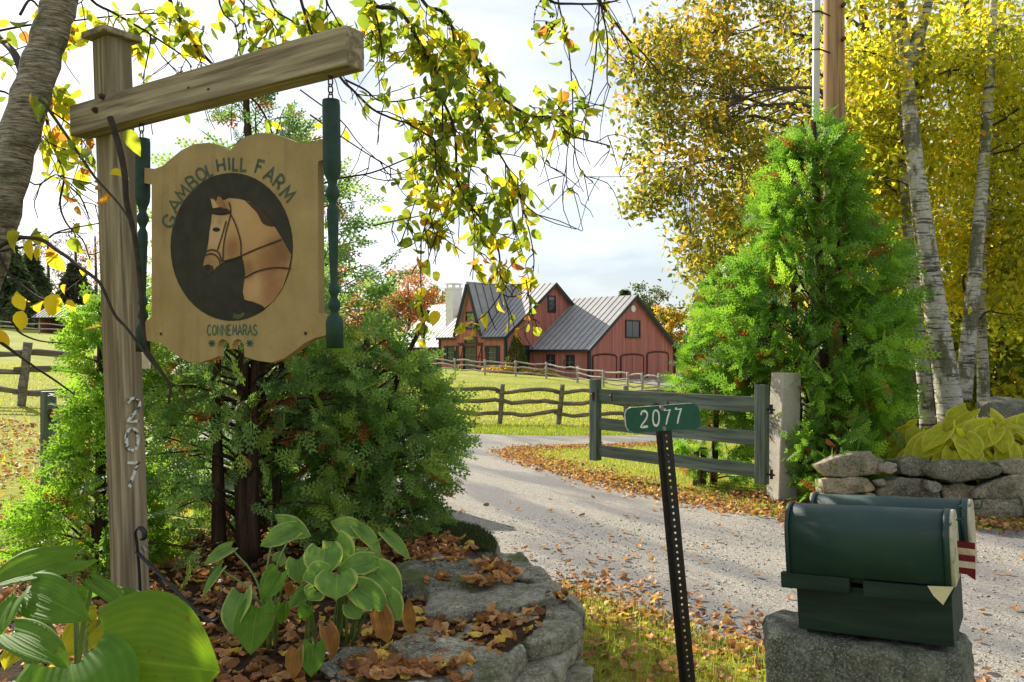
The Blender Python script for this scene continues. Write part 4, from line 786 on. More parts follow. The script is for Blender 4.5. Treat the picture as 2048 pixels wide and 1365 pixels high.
for ch, x0, x1, yb, yt in (('2', 1281, 1297, 854, 823), ('0', 1305, 1320, 852, 821), ('7', 1326, 1342, 850, 820), ('7', 1349, 1364, 848, 818)):
    def fn(a, b, x0=x0, x1=x1, yb=yb, yt=yt): px = x0 + (x1 - x0) * a; return W(px, yb + (yt - yb) * b - (px - x0) * .05, DY - .035 + (1326 - px) / 1700 * .9)
    m = MB(); strokes(m, ch, fn, .0105, .0012, fr, 0); m.obj('digit', M_['sign_white'], ad)
for (px, py) in ((1323, 817), (1328, 857)):
    p = W(px, py, DY - .035) + fr * .001; m = MB(); tube(m, [p, p + fr * .004], .011, 12); tube(m, [p + fr * .0041, p + fr * .009], .006, 6); m.obj('bolt', M_['zinc'], ad)
# ------------------------------------------------------------------ mailboxes on their stand
TH = R(32); MX = Vector((math.cos(TH), -math.sin(TH), .05)).normalized(); MYv = Vector((math.sin(TH), math.cos(TH), 0)); MZ = MX.cross(MYv) * 1.0; MZ = MZ if MZ.z > 0 else -MZ
def mailbox(name, label, p_right, L=.475, w=.168, h=.215, flag=False):
    """p_right: centre of the bottom of the door end"""
    e = empty(name, p_right - MX * L / 2, label, 'mailbox', 'pair of mailboxes on the boulder')
    r = w / 2; hs_ = h - r
    def sec(s, g=0.): return [p_right + MX * s + MYv * a + MZ * b for a, b in [(-r - g, -g), (-r - g, hs_)] + [((-r - g) * math.cos(math.pi * k / 14), hs_ + (r + g) * math.sin(math.pi * k / 14)) for k in range(1, 14)] + [(r + g, hs_), (r + g, -g)]]
    def shell(s0, s1, g, mat, nm, cap=True):
        A, B = sec(s0, g), sec(s1, g); n = len(A); m = MB(); fs = [(i, i + 1, n + i + 1, n + i) for i in range(n - 1)] + [(n - 1, 0, n, 2 * n - 1)]
        if cap: fs += [tuple(range(n)), tuple(range(2 * n - 1, n - 1, -1))]
        m.add(A + B, fs); o = fixn(m.obj(nm, M_[mat], e)); 
        for p in o.data.polygons: p.use_smooth = len(p.vertices) == 4
        return o
    shell(-L, 0, 0, 'mailbox', 'body'); shell(-L - .006, -L + .006, .004, 'mailbox', 'rear_rim'); shell(-.012, .004, .003, 'mailbox', 'front_rim')
    shell(.0045, .016, .001, 'box_door', 'door')
    p = p_right + MX * .02 + MZ * (h - .03); m = MB(); tube(m, catmull([p, p + MX * .02 + MZ * .006, p + MX * .024 + MZ * .03, p + MX * .012 + MZ * .045], 4), .006, 6, flat=.5); m.obj('latch', M_['mailbox'], e, True)
    return e
def dr_pt(px, py, Y): return W(px, py, Y)
PR = W(1905, 1160, 2.62)
mailbox('mailbox', 'nearer of two dark green metal mailboxes with a peeling cream door end', PR)
PR2 = PR + MYv * .2 + MX * .035 + MZ * .004
mailbox('mailbox', 'further of two dark green metal mailboxes, mostly hidden behind its twin', PR2)
# striped ribbon hanging from the back box
rb = empty('striped_ribbon', PR2, 'small red and white striped ribbon hanging at the mailbox door', 'ribbon')
for i in range(5):
    a, b = 1082 + i * 13, 1082 + (i + 1) * 13; m = MB(); A = []
    for yy in (a, b):
        for s in (1912, 1932, 1950): A.append(W(s + (yy - 1080) * .02, yy + (s - 1912) * .12 + (10 if i == 4 and yy == b and s > 1940 else 0), PR2.y - .125 + .012 * math.sin(yy * .09 + s * .05)))
    m.add(A + [p + Vector((0, .0015, 0)) for p in A], [(0, 1, 4, 3), (1, 2, 5, 4), (9, 10, 7, 6), (10, 11, 8, 7)]); m.obj('stripe', M_['flag_red' if i % 2 == 0 else 'flag_white'], rb)
st_ = empty('mailbox_stand', PR - MX * .24 + MYv * .1 - MZ * .2, 'dark green wooden stand of box and shelf boards under the mailboxes', 'stand')
def mbar(name, s0, s1, y, z, w, h, mat='box_wood'): return bar(name, PR + MX * s0 + MYv * y + MZ * z, PR + MX * s1 + MYv * y + MZ * z, w, h, M_[mat], st_, side=MYv, bev=.004, jit=.002, cuts=3)
mbar('shelf_board', -.5, -.285, -.075, -.026, .03, .05); mbar('shelf_board', -.245, -.02, -.075, -.03, .03, .05); mbar('shelf_board', -.49, -.0, .1, -.014, .3, .022)
mbar('shelf_board', -.50, -.02, .29, -.03, .03, .05)
mbar('paper_box', -.46, .0, .12, -.115, .34, .155)
m = MB(); q = PR + MX * .0 - MYv * .095; poly_prism(m, [q + MX * -.06 - MZ * .002, q + MX * .012 + MZ * .002, q + MX * -.02 - MZ * .055, q + MX * -.045 - MZ * .03], -MYv * .002)
tag(fixn(m.obj('paper_scrap', M_['paper'])), 'torn triangle of yellowed paper stuck at the stand corner', 'paper')
bc = PR - MX * .26 + MYv * .1 - MZ * .212; zt = bc.z
ol = []
for a, b in [(-.31,-.16),(-.1,-.20),(.18,-.21),(.285,-.12),(.29,.1),(.22,.24),(-.05,.27),(-.27,.22),(-.36,.05)]: ol.append((a, b))
bo = rock('boulder', ol, bc, MX, MYv, MZ, zt + .1, M_['boulder'], None, 55, bulge=.0, rough=.018, nr=64, taper=-.14)
tag(bo, 'big squared grey granite boulder under the mailbox stand', 'boulder')
# ------------------------------------------------------------------ gates, granite posts
def gate(label, HP, FP, zb, group='green farm gates'):
    """HP hinge end, FP free end (x, y)"""
    HP, FP = Vector((*HP, zb)), Vector((*FP, zb)); d = (FP - HP).normalized(); nrm = Vector((d.y, -d.x, 0)); nrm = nrm if nrm.y < 0 else -nrm
    g = empty('wooden_gate', (HP + FP) / 2, label, 'gate', group)
    Z = lambda z: Vector((0, 0, z))
    for i, (z0, z1) in enumerate(((.83, 1.02), (.44, .61), (.06, .22))):
        bar('rail', HP + d * .13 + Z((z0 + z1) / 2), FP - d * .02 + Z((z0 + z1) / 2), .04, z1 - z0, M_['gate_green'], g, side=nrm, bev=.004, jit=.003, cuts=4, seed=i)
    bar('hinge_stile', HP + d * .07 + nrm * .045 + Z(0), HP + d * .07 + nrm * .045 + Z(1.17), .14, .10, M_['gate_green'], g, side=d, bev=.005, jit=.002, cuts=2)
    bar('end_stile', FP - d * .03 + Z(.0) + nrm * .02, FP - d * .03 + Z(1.16) + nrm * .02, .13, .12, M_['gate_green'], g, side=d, bev=.005, jit=.002, cuts=2)
    for z in (.88, .12):
        p = HP + Z(z) + nrm * .03; m = MB(); tube(m, [p + d * .06, p - d * .09], .02, 6, flat=.6); tube(m, [p - d * .05 - Z(.05), p - d * .05 + Z(.06)], .018, 8); m.obj('hinge', M_['iron'], g)
    for s in (.05, .42):
        p = FP - d * s + Z(.93) + nrm * .095; m = MB(); tube(m, [p - Z(.07), p + Z(.05)], .022, 6, flat=.7); tube(m, [p + Z(.0), p + nrm * .03 + Z(.02)], .015, 6); m.obj('latch', M_['rust'], g)
    return g
gate('faded green three-rail farm gate swung open on the pale granite post', (3.02, 9.98), (1.19, 12.2), .12)
gate('green three-rail farm gate half hidden behind the cedars beside the sign post', (-1.52, 9.75), (-4.72, 8.6), .12)
def granite(label, x, y, zt, w1=.23, w2=.2, lean=(0, 0), rz=.5):
    z0 = gz(x, y) - .15; side = Vector((math.cos(rz), math.sin(rz), 0))
    o = bar('granite_post', (x, y, z0), (x + lean[0], y + lean[1], zt), w1, w2, M_['granite'], None, side=side, bev=.012, jit=.008, cuts=8, seed=x)
    return tag(o, label, 'gate post', 'granite gate posts')
granite('tall square pale granite gate post beside the big arborvitae', 3.18, 10.05, 1.43, .25, .25, (.06, 0), .30)
granite('pale granite gate post glimpsed behind the cedar right of the sign', -1.5, 9.95, 1.33, .3, .24, (0, 0), .1)
sp_ = W(1398, 985, 11.5); sp_.z = gz(sp_.x, sp_.y) - .1
tag(bar('stop_post', sp_, (sp_.x + .02, sp_.y, EYE + (HZ - 895) / F * 11.5), .13, .13, M_['dark_wood'], None, side=(.8, .6, 0), bev=.01, jit=.01, cuts=4), 'short rough wooden stop post standing behind the open gate', 'post')
# ------------------------------------------------------------------ split rail fences
def rail_mesh(seed, L, r):
    rr = random.Random(seed); m = MB(); P = [Vector((-L / 2 + L * k / 8, rr.uniform(-.03, .03), rr.uniform(-.025, .025) + .05 * math.sin(k * .8 + seed))) for k in range(9)]
    tube(m, P, [r * (.65 if k in (0, 8) else rr.uniform(.9, 1.15)) for k in range(9)], 7); return m.mesh('rail', True)
def fpost(name, p0, p1, r, mat, parent, seed):
    rr = random.Random(seed); m = MB(); p0, p1 = Vector(p0), Vector(p1); P = [p0.lerp(p1, k / 5) + Vector((rr.uniform(-1, 1), rr.uniform(-1, 1), 0)) * r * .12 for k in range(6)]
    tube(m, P, [r * rr.uniform(.92, 1.1) for k in range(6)], 8); return m.obj(name, mat, parent, True)
def fence(label, posts, heights, r, pr, mat, rail_h, group='split rail fences', lean=None):
    """posts: (x, y, ground z); rails at the given heights between neighbours"""
    P = [Vector(p) for p in posts]; e = empty('split_rail_fence', P[0], label, 'fence', group)
    for i, p in enumerate(P):
        ln = (lean or {}).get(i, (rnd.uniform(-.05, .05), 0)); fpost('post', p - Vector((0, 0, .2)), p + Vector((ln[0], ln[1], heights)), pr, mat, e, i + len(P))
    for i, (a, b) in enumerate(zip(P, P[1:])):
        for j, h in enumerate(rail_h):
            A = a + Vector((0, 0, h + rnd.uniform(-.04, .04))); B = b + Vector((0, 0, h + rnd.uniform(-.04, .04))); d = (B - A).normalized()
            bar('rail', A - d * .12, B + d * .12, 1, 1, mat, e, me=rail_mesh(i * 7 + j, (B - A).length + .24, r))
    return e
def gp(x, y): return (x, y, gz(x, y))
near = [(-15.5, 12.5), (-12.6, 14.6), (-9.84, 17), (-7.6, 19.2), (-5.6, 21.6), (-3.8, 24.2), (-2.2, 26.2), (-.4, 27), (1.45, 27), (3.6, 26.7), (5.8, 26.3), (8, 26.6)]
fence('brown split rail paddock fence with three rails beyond the driveway bend', [gp(*p) for p in near], 1.27, .065, .085, M_['rail_wood'], (.35, .72, 1.06), lean={2: (.16, 0), 7: (.1, 0), 8: (.15, 0)})
far = [(850, 735, 66), (910, 745, 64), (970, 754, 62), (1031, 757, 61), (1092, 760, 60), (1155, 768, 57.5), (1207, 778, 55), (1255, 784, 53), (1285, 787, 52), (1317, 789, 51), (1352, 792, 50), (1395, 796, 49), (1440, 800, 48)]
fp = []
for px, py, Y in far: x = (px - 1024) / F * Y; fp.append(gp(x, Y))
fence('silvery grey split rail fence crossing in front of the red barn', fp, 1.15, .055, .075, M_['pale_rail'], (.3, .65, 1.0))
sh = [(-78, 92), (-70, 92.5), (-64, 93), (-58, 93), (-52, 93.5), (-46, 94), (-40, 95), (-33, 97)]
fence('distant grey rail fence in front of the small red shed', [gp(*p) for p in sh], 1.3, .07, .09, M_['pale_rail'], (.55, 1.1))
# ------------------------------------------------------------------ utility pole
up_ = W(1668, 700, 11.6); m = MB(); b0 = Vector((up_.x - .05, 11.6, gz(up_.x, 11.6) - .1))
pole = empty('utility_pole', b0, 'tan wooden utility pole rising out of the tall arborvitae', 'utility pole')
bar_pts = [b0.lerp(Vector((up_.x - .02, 11.6, 9.2)), k / 20) for k in range(21)]
mp = MB(); tube(mp, [(z, 0, 0) for z in np.linspace(-4.6, 4.6, 24)], [.155 - .0012 * k for k in range(24)], 20); o = mp.obj('shaft', M_['pole_wood'], None, True)
o.matrix_basis = Matrix.Translation((up_.x, 11.6, 4.4)) @ Matrix.Rotation(R(-90), 4, 'Y'); adopt(o, pole)
cx = W(1634, 300, 11.3).x; m = MB(); tube(m, [(cx - .03, 11.35, -.1), (cx, 11.35, 4.4), (cx + .03, 11.35, 9.0)], .048, 14); m.obj('conduit', M_['pvc'], pole, True)
for py in (30, 105, 250):
    p = W(1640, py, 11.42); m = MB(); tube(m, [(cx - .06, 11.33, p.z), (cx + .02, 11.29, p.z), (up_.x - .1, 11.5, p.z + .02)], .012, 6); m.obj('conduit_strap', M_['iron'], pole)
for py in (12, 80):
    p = W(1685, py, 11.45); m = MB(); tube(m, [p, p + Vector((0, -.06, 0))], .03, 8); m.obj('bolt', M_['rust'], pole)
# ------------------------------------------------------------------ leaf templates
def leaf_template(fold=.25, droop=.25, k=.5):
    """ovate leaf, stalk end at the origin, length 1 along x; 9 vertices, 8 triangles"""
    xs_ = [0, .1, .32, .58, .82, 1.0]; ws = [0.03, .27, .42, .40, .22, 0.0]; v, f = [], []
    for x, w in zip(xs_, ws):
        z = -droop * x * x
        v += [(x, 0, z), (x, w * k * 1.0, z + fold * w * k), (x, -w * k * 1.0, z + fold * w * k)]
    for i in range(5):
        a = i * 3; b = a + 3; f += [(a, b, b + 1), (a, b + 1, a + 1), (a, b + 2, b), (a, a + 2, b + 2)]
    return np.array(v, float), np.array(f)
LT_V, LT_F = leaf_template(.35, .3, .78)
_v = np.array([(0, 0, 0), (.45, .27, .07), (1, 0, -.12), (.45, -.27, .07)], float); SM_V, SM_F = _v, np.array([(0, 2, 1), (0, 3, 2)])
CURL_V = np.array([(x, y * (math.sin(math.pi * min(max(x, .06), .93)) ** .55) * .9, .75 * y * y + .5 * (x - .5) ** 2 + .08 * math.sin(7 * x + 4 * y)) for x in (0, .33, .66, 1) for y in (-.42, -.14, .16, .42)], float); CURL_V[:, 0] -= .5
CURL_F = np.array([q for i in range(3) for j in range(3) for q in ((i * 4 + j, i * 4 + j + 1, i * 4 + j + 5), (i * 4 + j, i * 4 + j + 5, i * 4 + j + 4))])
def frond_template():
    v, f = [], []
    def blade(p, d, L, w, depth):
        p = np.array(p, float); d = np.array(d, float); d /= np.linalg.norm(d); s = np.array((-d[1], d[0], 0)); n = len(v); e = p + d * L
        def bend(q): return (q[0], q[1], -.22 * q[0] ** 2 - .12 * q[1] ** 2)
        v.extend([bend(p - s * w * .4), bend(p + d * L * .45 + s * w), bend(e), bend(p + d * L * .45 - s * w)]); f.extend([(n, n + 2, n + 1), (n, n + 3, n + 2)])
        if depth > 0:
            k = 5 if depth == 2 else 2
            for i in range(k):
                t_ = (i + .7) / (k + .3)
                for sg in (-1, 1):
                    a = sg * R(40 - 12 * t_); dd = (d[0] * math.cos(a) - d[1] * math.sin(a), d[0] * math.sin(a) + d[1] * math.cos(a), 0)
                    blade(p + d * L * t_, dd, L * (.44 if depth == 2 else .42) * (1.1 - .72 * t_), w * .92, depth - 1)
    blade((0, 0, 0), (1, 0, 0), 1.0, .031, 2); return np.array(v, float), np.array(f)
FR_V, FR_F = frond_template()
def foliage(name, tv, tf, pos, xd, zd, scale, r, mat, parent, kind='stuff'):
    v, f, at = scatter(tv, tf, pos, rot_from(xd, zd), scale, r); o = mk(name, np_mesh(name, v, f, at), mat, parent)
    if kind: o['kind'] = kind
    return o
# ------------------------------------------------------------------ broadleaf trees
def limb_path(a, b, r_, bow=.12, n=7):
    a, b = Vector(a), Vector(b); L = (b - a).length; off = Vector(r_.normal(size=3)) * L * bow * .5 + Vector((0, 0, L * bow * .6))
    return [a.lerp(b, t_) + off * math.sin(math.pi * t_) + Vector(r_.normal(size=3)) * L * .012 for t_ in np.linspace(0, 1, n)]
def tree(name, label, base, trunk, crowns, nclump, nleaf, lsize, mat, seed, bark='far_bark', tr=.15, cl=.55, cat='tree', group=None, tmpl=None, shade=.0, twigs=3, trunks=None, rbias=0., rspread=.35, up=.2, gap=None, mains=9, limb_mat=None):
    """trunk: list of points from the base up; crowns: (centre, radii, weight); foliage in clumps at limb ends"""
    r_ = np.random.RandomState(seed); base = Vector(base); e = empty(name, base, label, cat, group)
    T = catmull(trunk, 6); nT = len(T); m = MB(); tube(m, T, [tr * (1 - .75 * i / nT) for i in range(nT)], 10); m.obj('trunk', M_[bark], e, True)
    for tk in (trunks or []): pts, rad = tk; m = MB(); C = catmull(pts, 6); tube(m, C, [rad * (1 - .6 * i / len(C)) for i in range(len(C))], 10); m.obj('trunk', M_[bark], e, True)
    w = np.array([c[2] for c in crowns], float); w /= w.sum(); cen = []
    while len(cen) < nclump:
        c, rad, _ = crowns[r_.choice(len(crowns), p=w)]; d = r_.normal(size=3); d /= np.linalg.norm(d); q = np.array(c) + d * np.array(rad) * r_.uniform(.25, 1) ** .55
        if gap and gap(q): continue
        cen.append(q)
    cen = np.array(cen); Ta = np.array([tuple(p) for p in T]); lm = MB(); tip = []
    nmain = min(mains, nclump); MP_ = []; MA = []
    for qi, q in enumerate(cen):
        if qi < nmain:
            d = np.linalg.norm(Ta - q + np.array((0, 0, .3 * np.linalg.norm(q[:2] - Ta[0, :2]))), axis=1); k = int(np.argmin(d)); a = T[max(k, nT // 5)]
            P = limb_path(a, q, r_, .16, 10); L = (Vector(q) - a).length; r0 = min(tr * .38, .011 * L + .008); tube(lm, P, [r0 * (1 - .8 * i / 9) for i in range(10)], 6, caps=False)
            MP_ += [(p, r0 * (1 - .8 * i / 9)) for i, p in enumerate(P)]; MA = np.array([tuple(p) for p, _ in MP_])
        else:
            k = int(np.argmin(np.linalg.norm(MA - q, axis=1))); a, ra = MP_[max(0, k - 1)]; P = limb_path(a, q, r_, .10, 7); r0 = max(.004, ra * .5); tube(lm, P, [r0 * (1 - .8 * i / 6) for i in range(7)], 5, caps=False)
        for _ in range(twigs):
            i = r_.randint(len(P) // 2, len(P)); s = P[i]; t_ = Vector(q) + Vector(r_.normal(size=3)) * cl * .8; tube(lm, [s, s.lerp(t_, .5) + Vector(r_.normal(size=3)) * cl * .08, t_], [r0 * .3, r0 * .22, r0 * .1], 4, caps=False)
    lm.obj('limbs', M_[limb_mat or bark], e, True)['kind'] = 'stuff'
    ci = r_.randint(0, nclump, nleaf); pos = cen[ci] + r_.normal(size=(nleaf, 3)) * cl * np.array((1, 1, .7)) * .62
    if gap: pos = pos[[not gap(q) for q in pos]]; 
    nleaf = len(pos); ci = ci[:nleaf]
    xd = r_.normal(size=(nleaf, 3)) + np.array((0, 0, -.35)); zd = r_.normal(size=(nleaf, 3)) + np.array((0, 0, up)); tone = r_.uniform(-rspread, rspread, nclump)
    rr = np.clip(.45 + rbias + tone[ci] * .8 + r_.normal(size=nleaf) * .16, 0, 1); tv, tf = tmpl or (SM_V, SM_F)
    foliage('crown', tv, tf, pos, xd, zd, lsize * r_.uniform(.65, 1.3, nleaf), rr, M_[mat], e); return e
def V3(px, py, Y): p = W(px, py, Y); return (p.x, p.y, p.z)
def mpx(px, Y): return px / F * Y
# ------------------------------------------------------------------ conifers (far) and arborvitae
def spruce(name, label, px, py_top, Y, rad, seed, group='dark spruces', dens=1.0):
    r_ = np.random.RandomState(seed); x = (px - 1024) / F * Y; z0 = gz(x, Y); top = EYE + (HZ - py_top) / F * Y; H = top - z0; e = empty(name, (x, Y, z0), label, 'tree', group)
    m = MB(); tube(m, [(x, Y, z0 - .2), (x, Y, top)], [H * .02, .02], 8); m.obj('trunk', M_['far_bark'], e, True)
    n = int(2600 * dens); t_ = r_.uniform(.06, 1, n) ** .8; lay = np.floor(t_ * 16) / 16 + r_.normal(size=n) * .012; az = r_.uniform(0, 2 * np.pi, n); rr = rad * (1 - np.clip(lay, 0, 1)) * (.35 + .65 * r_.uniform(size=n) ** .6) * (1 + .25 * np.sin(az * 3 + lay * 30))
    pos = np.c_[x + rr * np.cos(az), Y + rr * np.sin(az), z0 + H * np.clip(lay, 0, 1) - rr * .25]; xd = np.c_[np.cos(az), np.sin(az), -.35 + r_.normal(size=n) * .3]; zd = np.c_[np.zeros(n), np.zeros(n), np.ones(n)] + r_.normal(size=(n, 3)) * .5
    foliage('crown', SM_V, SM_F, pos, xd, zd, H * .085 * r_.uniform(.6, 1.2, n), r_.uniform(size=n), M_['spruce'], e); return e
def arbor(name, label, base, top, prof, n, fsize, mat, seed, trunks, cat='tree', hole=None, tone=0., droop=.35, sq=(1, 1), group=None, limbs=60, lump=.22):
    """prof: (height fraction, radius, x offset) table of the crown's outline"""
    r_ = np.random.RandomState(seed); base, top = Vector(base), Vector(top); e = empty(name, base, label, cat, group); ph = np.array(prof)
    for pts, rad in trunks: m = MB(); C = catmull(pts, 6); tube(m, C, [rad * (1 - .75 * i / len(C)) + .004 for i in range(len(C))], 9); m.obj('trunk', M_['cedar_bark'], e, True)
    # sample heights weighted by radius
    hh = r_.uniform(ph[0, 0], ph[-1, 0], n * 4); Rr = np.interp(hh, ph[:, 0], ph[:, 1]); keep = r_.uniform(size=n * 4) < (Rr / ph[:, 1].max()) ** 1.0 * .9 + .1; hh = hh[keep][:n]; n = len(hh); Rr = np.interp(hh, ph[:, 0], ph[:, 1]); ox = np.interp(hh, ph[:, 0], ph[:, 2])
    az = r_.uniform(0, 2 * np.pi, n); H = (top - base).length; ax = np.array(base)[None] + np.outer(hh, np.array(top - base)); ax[:, 0] += ox
    lumpf = np.array([mnoise.fractal(Vector((math.cos(a) * 1.6 + seed, math.sin(a) * 1.6, h * H * 1.9)), .8, 2.1, 3) for a, h in zip(az, hh)])
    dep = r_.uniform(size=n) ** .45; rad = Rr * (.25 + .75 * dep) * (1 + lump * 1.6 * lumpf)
    pos = ax + np.c_[rad * np.cos(az) * sq[0], rad * np.sin(az) * sq[1], np.zeros(n)]
    g = np.array([mnoise.noise(Vector(p) * 2.6 + Vector((seed, 0, 0))) for p in pos]); ok = g > -.20
    if hole is not None: ok &= ~hole(pos, r_)
    pos, az, dep, hh, lumpf = pos[ok], az[ok], dep[ok], hh[ok], lumpf[ok]; n = len(pos)
    outd = np.c_[np.cos(az), np.sin(az), np.zeros(n)]; xd = outd * 1.0 + np.array((0, 0, 1)) * (r_.normal(size=n) * .45 + droop)[:, None] + r_.normal(size=(n, 3)) * .35
    zd = np.cross(outd, np.array((0, 0, 1))) * r_.normal(size=n)[:, None] + outd * .5 + np.array((0, 0, .5)) + r_.normal(size=(n, 3)) * .4
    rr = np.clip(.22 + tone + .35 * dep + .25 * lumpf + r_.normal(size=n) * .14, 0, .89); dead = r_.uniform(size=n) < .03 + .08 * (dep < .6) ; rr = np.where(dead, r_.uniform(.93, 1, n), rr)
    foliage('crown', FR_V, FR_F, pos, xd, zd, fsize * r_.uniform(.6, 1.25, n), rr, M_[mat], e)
    lm = MB()
    for i in r_.choice(n, min(limbs, n), replace=False):
        p = Vector(pos[i]); h0 = max(.04, hh[i] - .12 * r_.uniform(.4, 1)); a = base + (top - base) * h0; a.x += float(np.interp(h0, ph[:, 0], ph[:, 2])) * .5; tube(lm, limb_path(a, p, r_, .08, 5), [.011, .009, .007, .005, .003], 5, caps=False)
    lm.obj('limbs', M_['cedar_bark'], e, True)['kind'] = 'stuff'; return e
# ------------------------------------------------------------------ arborvitae
# tall one by the granite post
b = Vector((3.80, 10.95, gz(3.8, 10.95) - .05)); tp = Vector((3.88, 10.95, 4.66))
arbor('arborvitae', 'tall bright green arborvitae beside the granite gate post and utility pole', b, tp, [(.0, .45, .1), (.10, .92, .05), (.22, 1.12, -.02), (.45, 1.02, -.02), (.62, .82, .0), (.80, .52, .02), (.92, .28, .03), (1.0, .05, .02)], 6400, .30, 'cedar', 3,
      [([b + Vector((.25, 0, -.1)), b + Vector((.22, 0, 1.5)), tp], .10), ([b + Vector((-.05, .1, -.1)), b + Vector((-.1, .1, 1.6)), tp + Vector((-.3, 0, -1))], .06), ([b + Vector((.5, .1, -.1)), b + Vector((.55, .1, 1.5)), tp + Vector((.3, 0, -1.3))], .05)],
      hole=lambda p, r: ((p[:, 2] < .95) & (r.uniform(size=len(p)) < np.where(p[:, 0] < b.x - .35, .75, .35))) | ((p[:, 2] < 1.3) & (p[:, 1] < 10.4) & (p[:, 0] < 3.42) & (r.uniform(size=len(p)) < .8)), limbs=90, lump=.32)
b2 = Vector((2.75, 11.6, gz(2.75, 11.6) - .05)); tp2 = Vector((2.85, 11.6, 2.75))
arbor('arborvitae', 'shorter sunlit arborvitae showing on the barn side of the tall one', b2, tp2, [(.0, .3, 0), (.2, .55, 0), (.5, .5, 0), (.8, .28, 0), (1, .04, 0)], 1700, .24, 'cedar', 4, [([b2, b2.lerp(tp2, .5), tp2], .05)], hole=lambda p, r: (p[:, 2] < .7) & (r.uniform(size=len(p)) < .5), limbs=30)
b3 = Vector((3.62, 9.55, gz(3.6, 9.5) - .03)); tp3 = Vector((3.66, 9.55, .92))
arbor('arborvitae', 'low spreading arborvitae tuft at the foot of the granite gate post', b3, tp3, [(0, .2, 0), (.3, .42, 0), (.65, .40, 0), (1, .15, 0)], 620, .22, 'cedar', 5, [([b3, b3.lerp(tp3, .5), tp3], .03)], limbs=20)
# behind the sign: a bright one left of the post, a many-stemmed one in the middle, a blue-green one on the right
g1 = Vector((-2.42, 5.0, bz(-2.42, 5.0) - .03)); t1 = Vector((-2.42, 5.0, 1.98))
arbor('arborvitae', 'bright yellow-green sunlit arborvitae left of the timber sign post', g1, t1, [(0, .44, -.12), (.2, .38, -.06), (.36, .27, .06), (.6, .24, .10), (.9, .15, .05), (1, .04, .0)], 1500, .16, 'cedar', 6, [([g1, g1.lerp(t1, .5), t1], .035), ([g1 + Vector((.15, .05, 0)), g1 + Vector((.2, .05, .8))], .02)], limbs=40, tone=.25)  # tone lifts the frond colours, painting in the sunlit, see-through brightness
g2 = Vector((-1.60, 5.1, bz(-1.6, 5.1) - .03)); t2 = Vector((-1.60, 5.15, 2.45))
stems = [([W(438, 1105, 5.05), W(436, 950, 5.05), W(432, 800, 5.05), W(440, 640, 5.1)], .042), ([W(492, 1125, 5.0), W(484, 960, 5.02), W(486, 800, 5.05), W(490, 560, 5.1), W(492, 480, 5.15)], .05), ([W(508, 1120, 5.0), W(505, 940, 5.0), W(510, 760, 5.05), W(530, 500, 5.1)], .04), ([W(560, 1110, 5.2), W(553, 960, 5.2), W(560, 780, 5.2), W(575, 600, 5.2)], .03)]
arbor('arborvitae', 'dark many-stemmed arborvitae directly behind the hanging horse sign', g2, t2, [(.02, .55, -.05), (.2, .72, 0), (.4, .78, .05), (.62, .66, .05), (.8, .45, 0), (1., .1, 0)], 1750, .175, 'cedar_dark', 8, stems, droop=.0,
      hole=lambda p, r: ((p[:, 2] < 1.25) & (r.uniform(size=len(p)) < .55)), limbs=120, lump=.35)
g3 = Vector((-1.0, 5.62, bz(-1.0, 5.6) - .03)); t3 = Vector((-.96, 5.6, 1.82))
arbor('arborvitae', 'blue-green arborvitae leaning over the drive right of the hanging sign', g3, t3, [(.04, .42, .0), (.25, .56, .02), (.5, .60, .04), (.7, .50, .04), (.88, .32, 0), (1, .1, 0)], 1800, .19, 'cedar_dark', 9, droop=-.15, trunks=[([g3, g3.lerp(t3, .4) + Vector((.05, 0, 0)), t3], .05), ([g3 + Vector((.1, 0, 0)), g3 + Vector((.2, 0, .9)), g3 + Vector((.45, 0, 1.5))], .025)],
      hole=lambda p, r: ((p[:, 2] < 1.0) & (r.uniform(size=len(p)) < .25)), limbs=90, lump=.38)
g4 = Vector((-1.86, 6.35, bz(-1.86, 6.35) - .05)); t4 = Vector((-1.98, 6.3, 3.66))
arbor('arborvitae', 'tall thin-crowned evergreen whose wispy top shows above the horse sign', g4, t4, [(.1, .8, .1), (.3, 1.05, .15), (.5, .98, .15), (.66, .72, .12), (.82, .42, .06), (.93, .24, .02), (1, .05, 0)], 2000, .22, 'cedar_dark', 12, trunks=[([g4, g4.lerp(t4, .5) + Vector((.05, 0, 0)), t4], .06)], limbs=130, lump=.4)
# ------------------------------------------------------------------ clipped cone and low shrubs by the barn
cx_ = W(1033, 735, 73.5); cz = gz(cx_.x, cx_.y) - .1
e = empty('conical_shrub', (cx_.x, cx_.y, cz), 'clipped green cone-shaped shrub at the corner of the red barn', 'shrub')
n = 2600; hh = rng.uniform(0, 1, n) ** 1.3; az = rng.uniform(0, 6.283, n); rr = 1.15 * (1 - hh) ** .8 * rng.uniform(.75, 1.05, n); H = 3.3
foliage('foliage', SM_V, SM_F, np.c_[cx_.x + rr * np.cos(az), cx_.y + rr * np.sin(az), cz + .1 + hh * H], np.c_[np.cos(az), np.sin(az), rng.normal(size=n) * .5 + .6], rng.normal(size=(n, 3)) + (0, 0, .6), rng.uniform(.16, .28, n), rng.uniform(.1, .6, n), M_['green_leaf'], e)
m = MB(); tube(m, [(cx_.x, cx_.y, cz), (cx_.x, cx_.y, cz + 2)], .07, 6); m.obj('stem', M_['far_bark'], e)
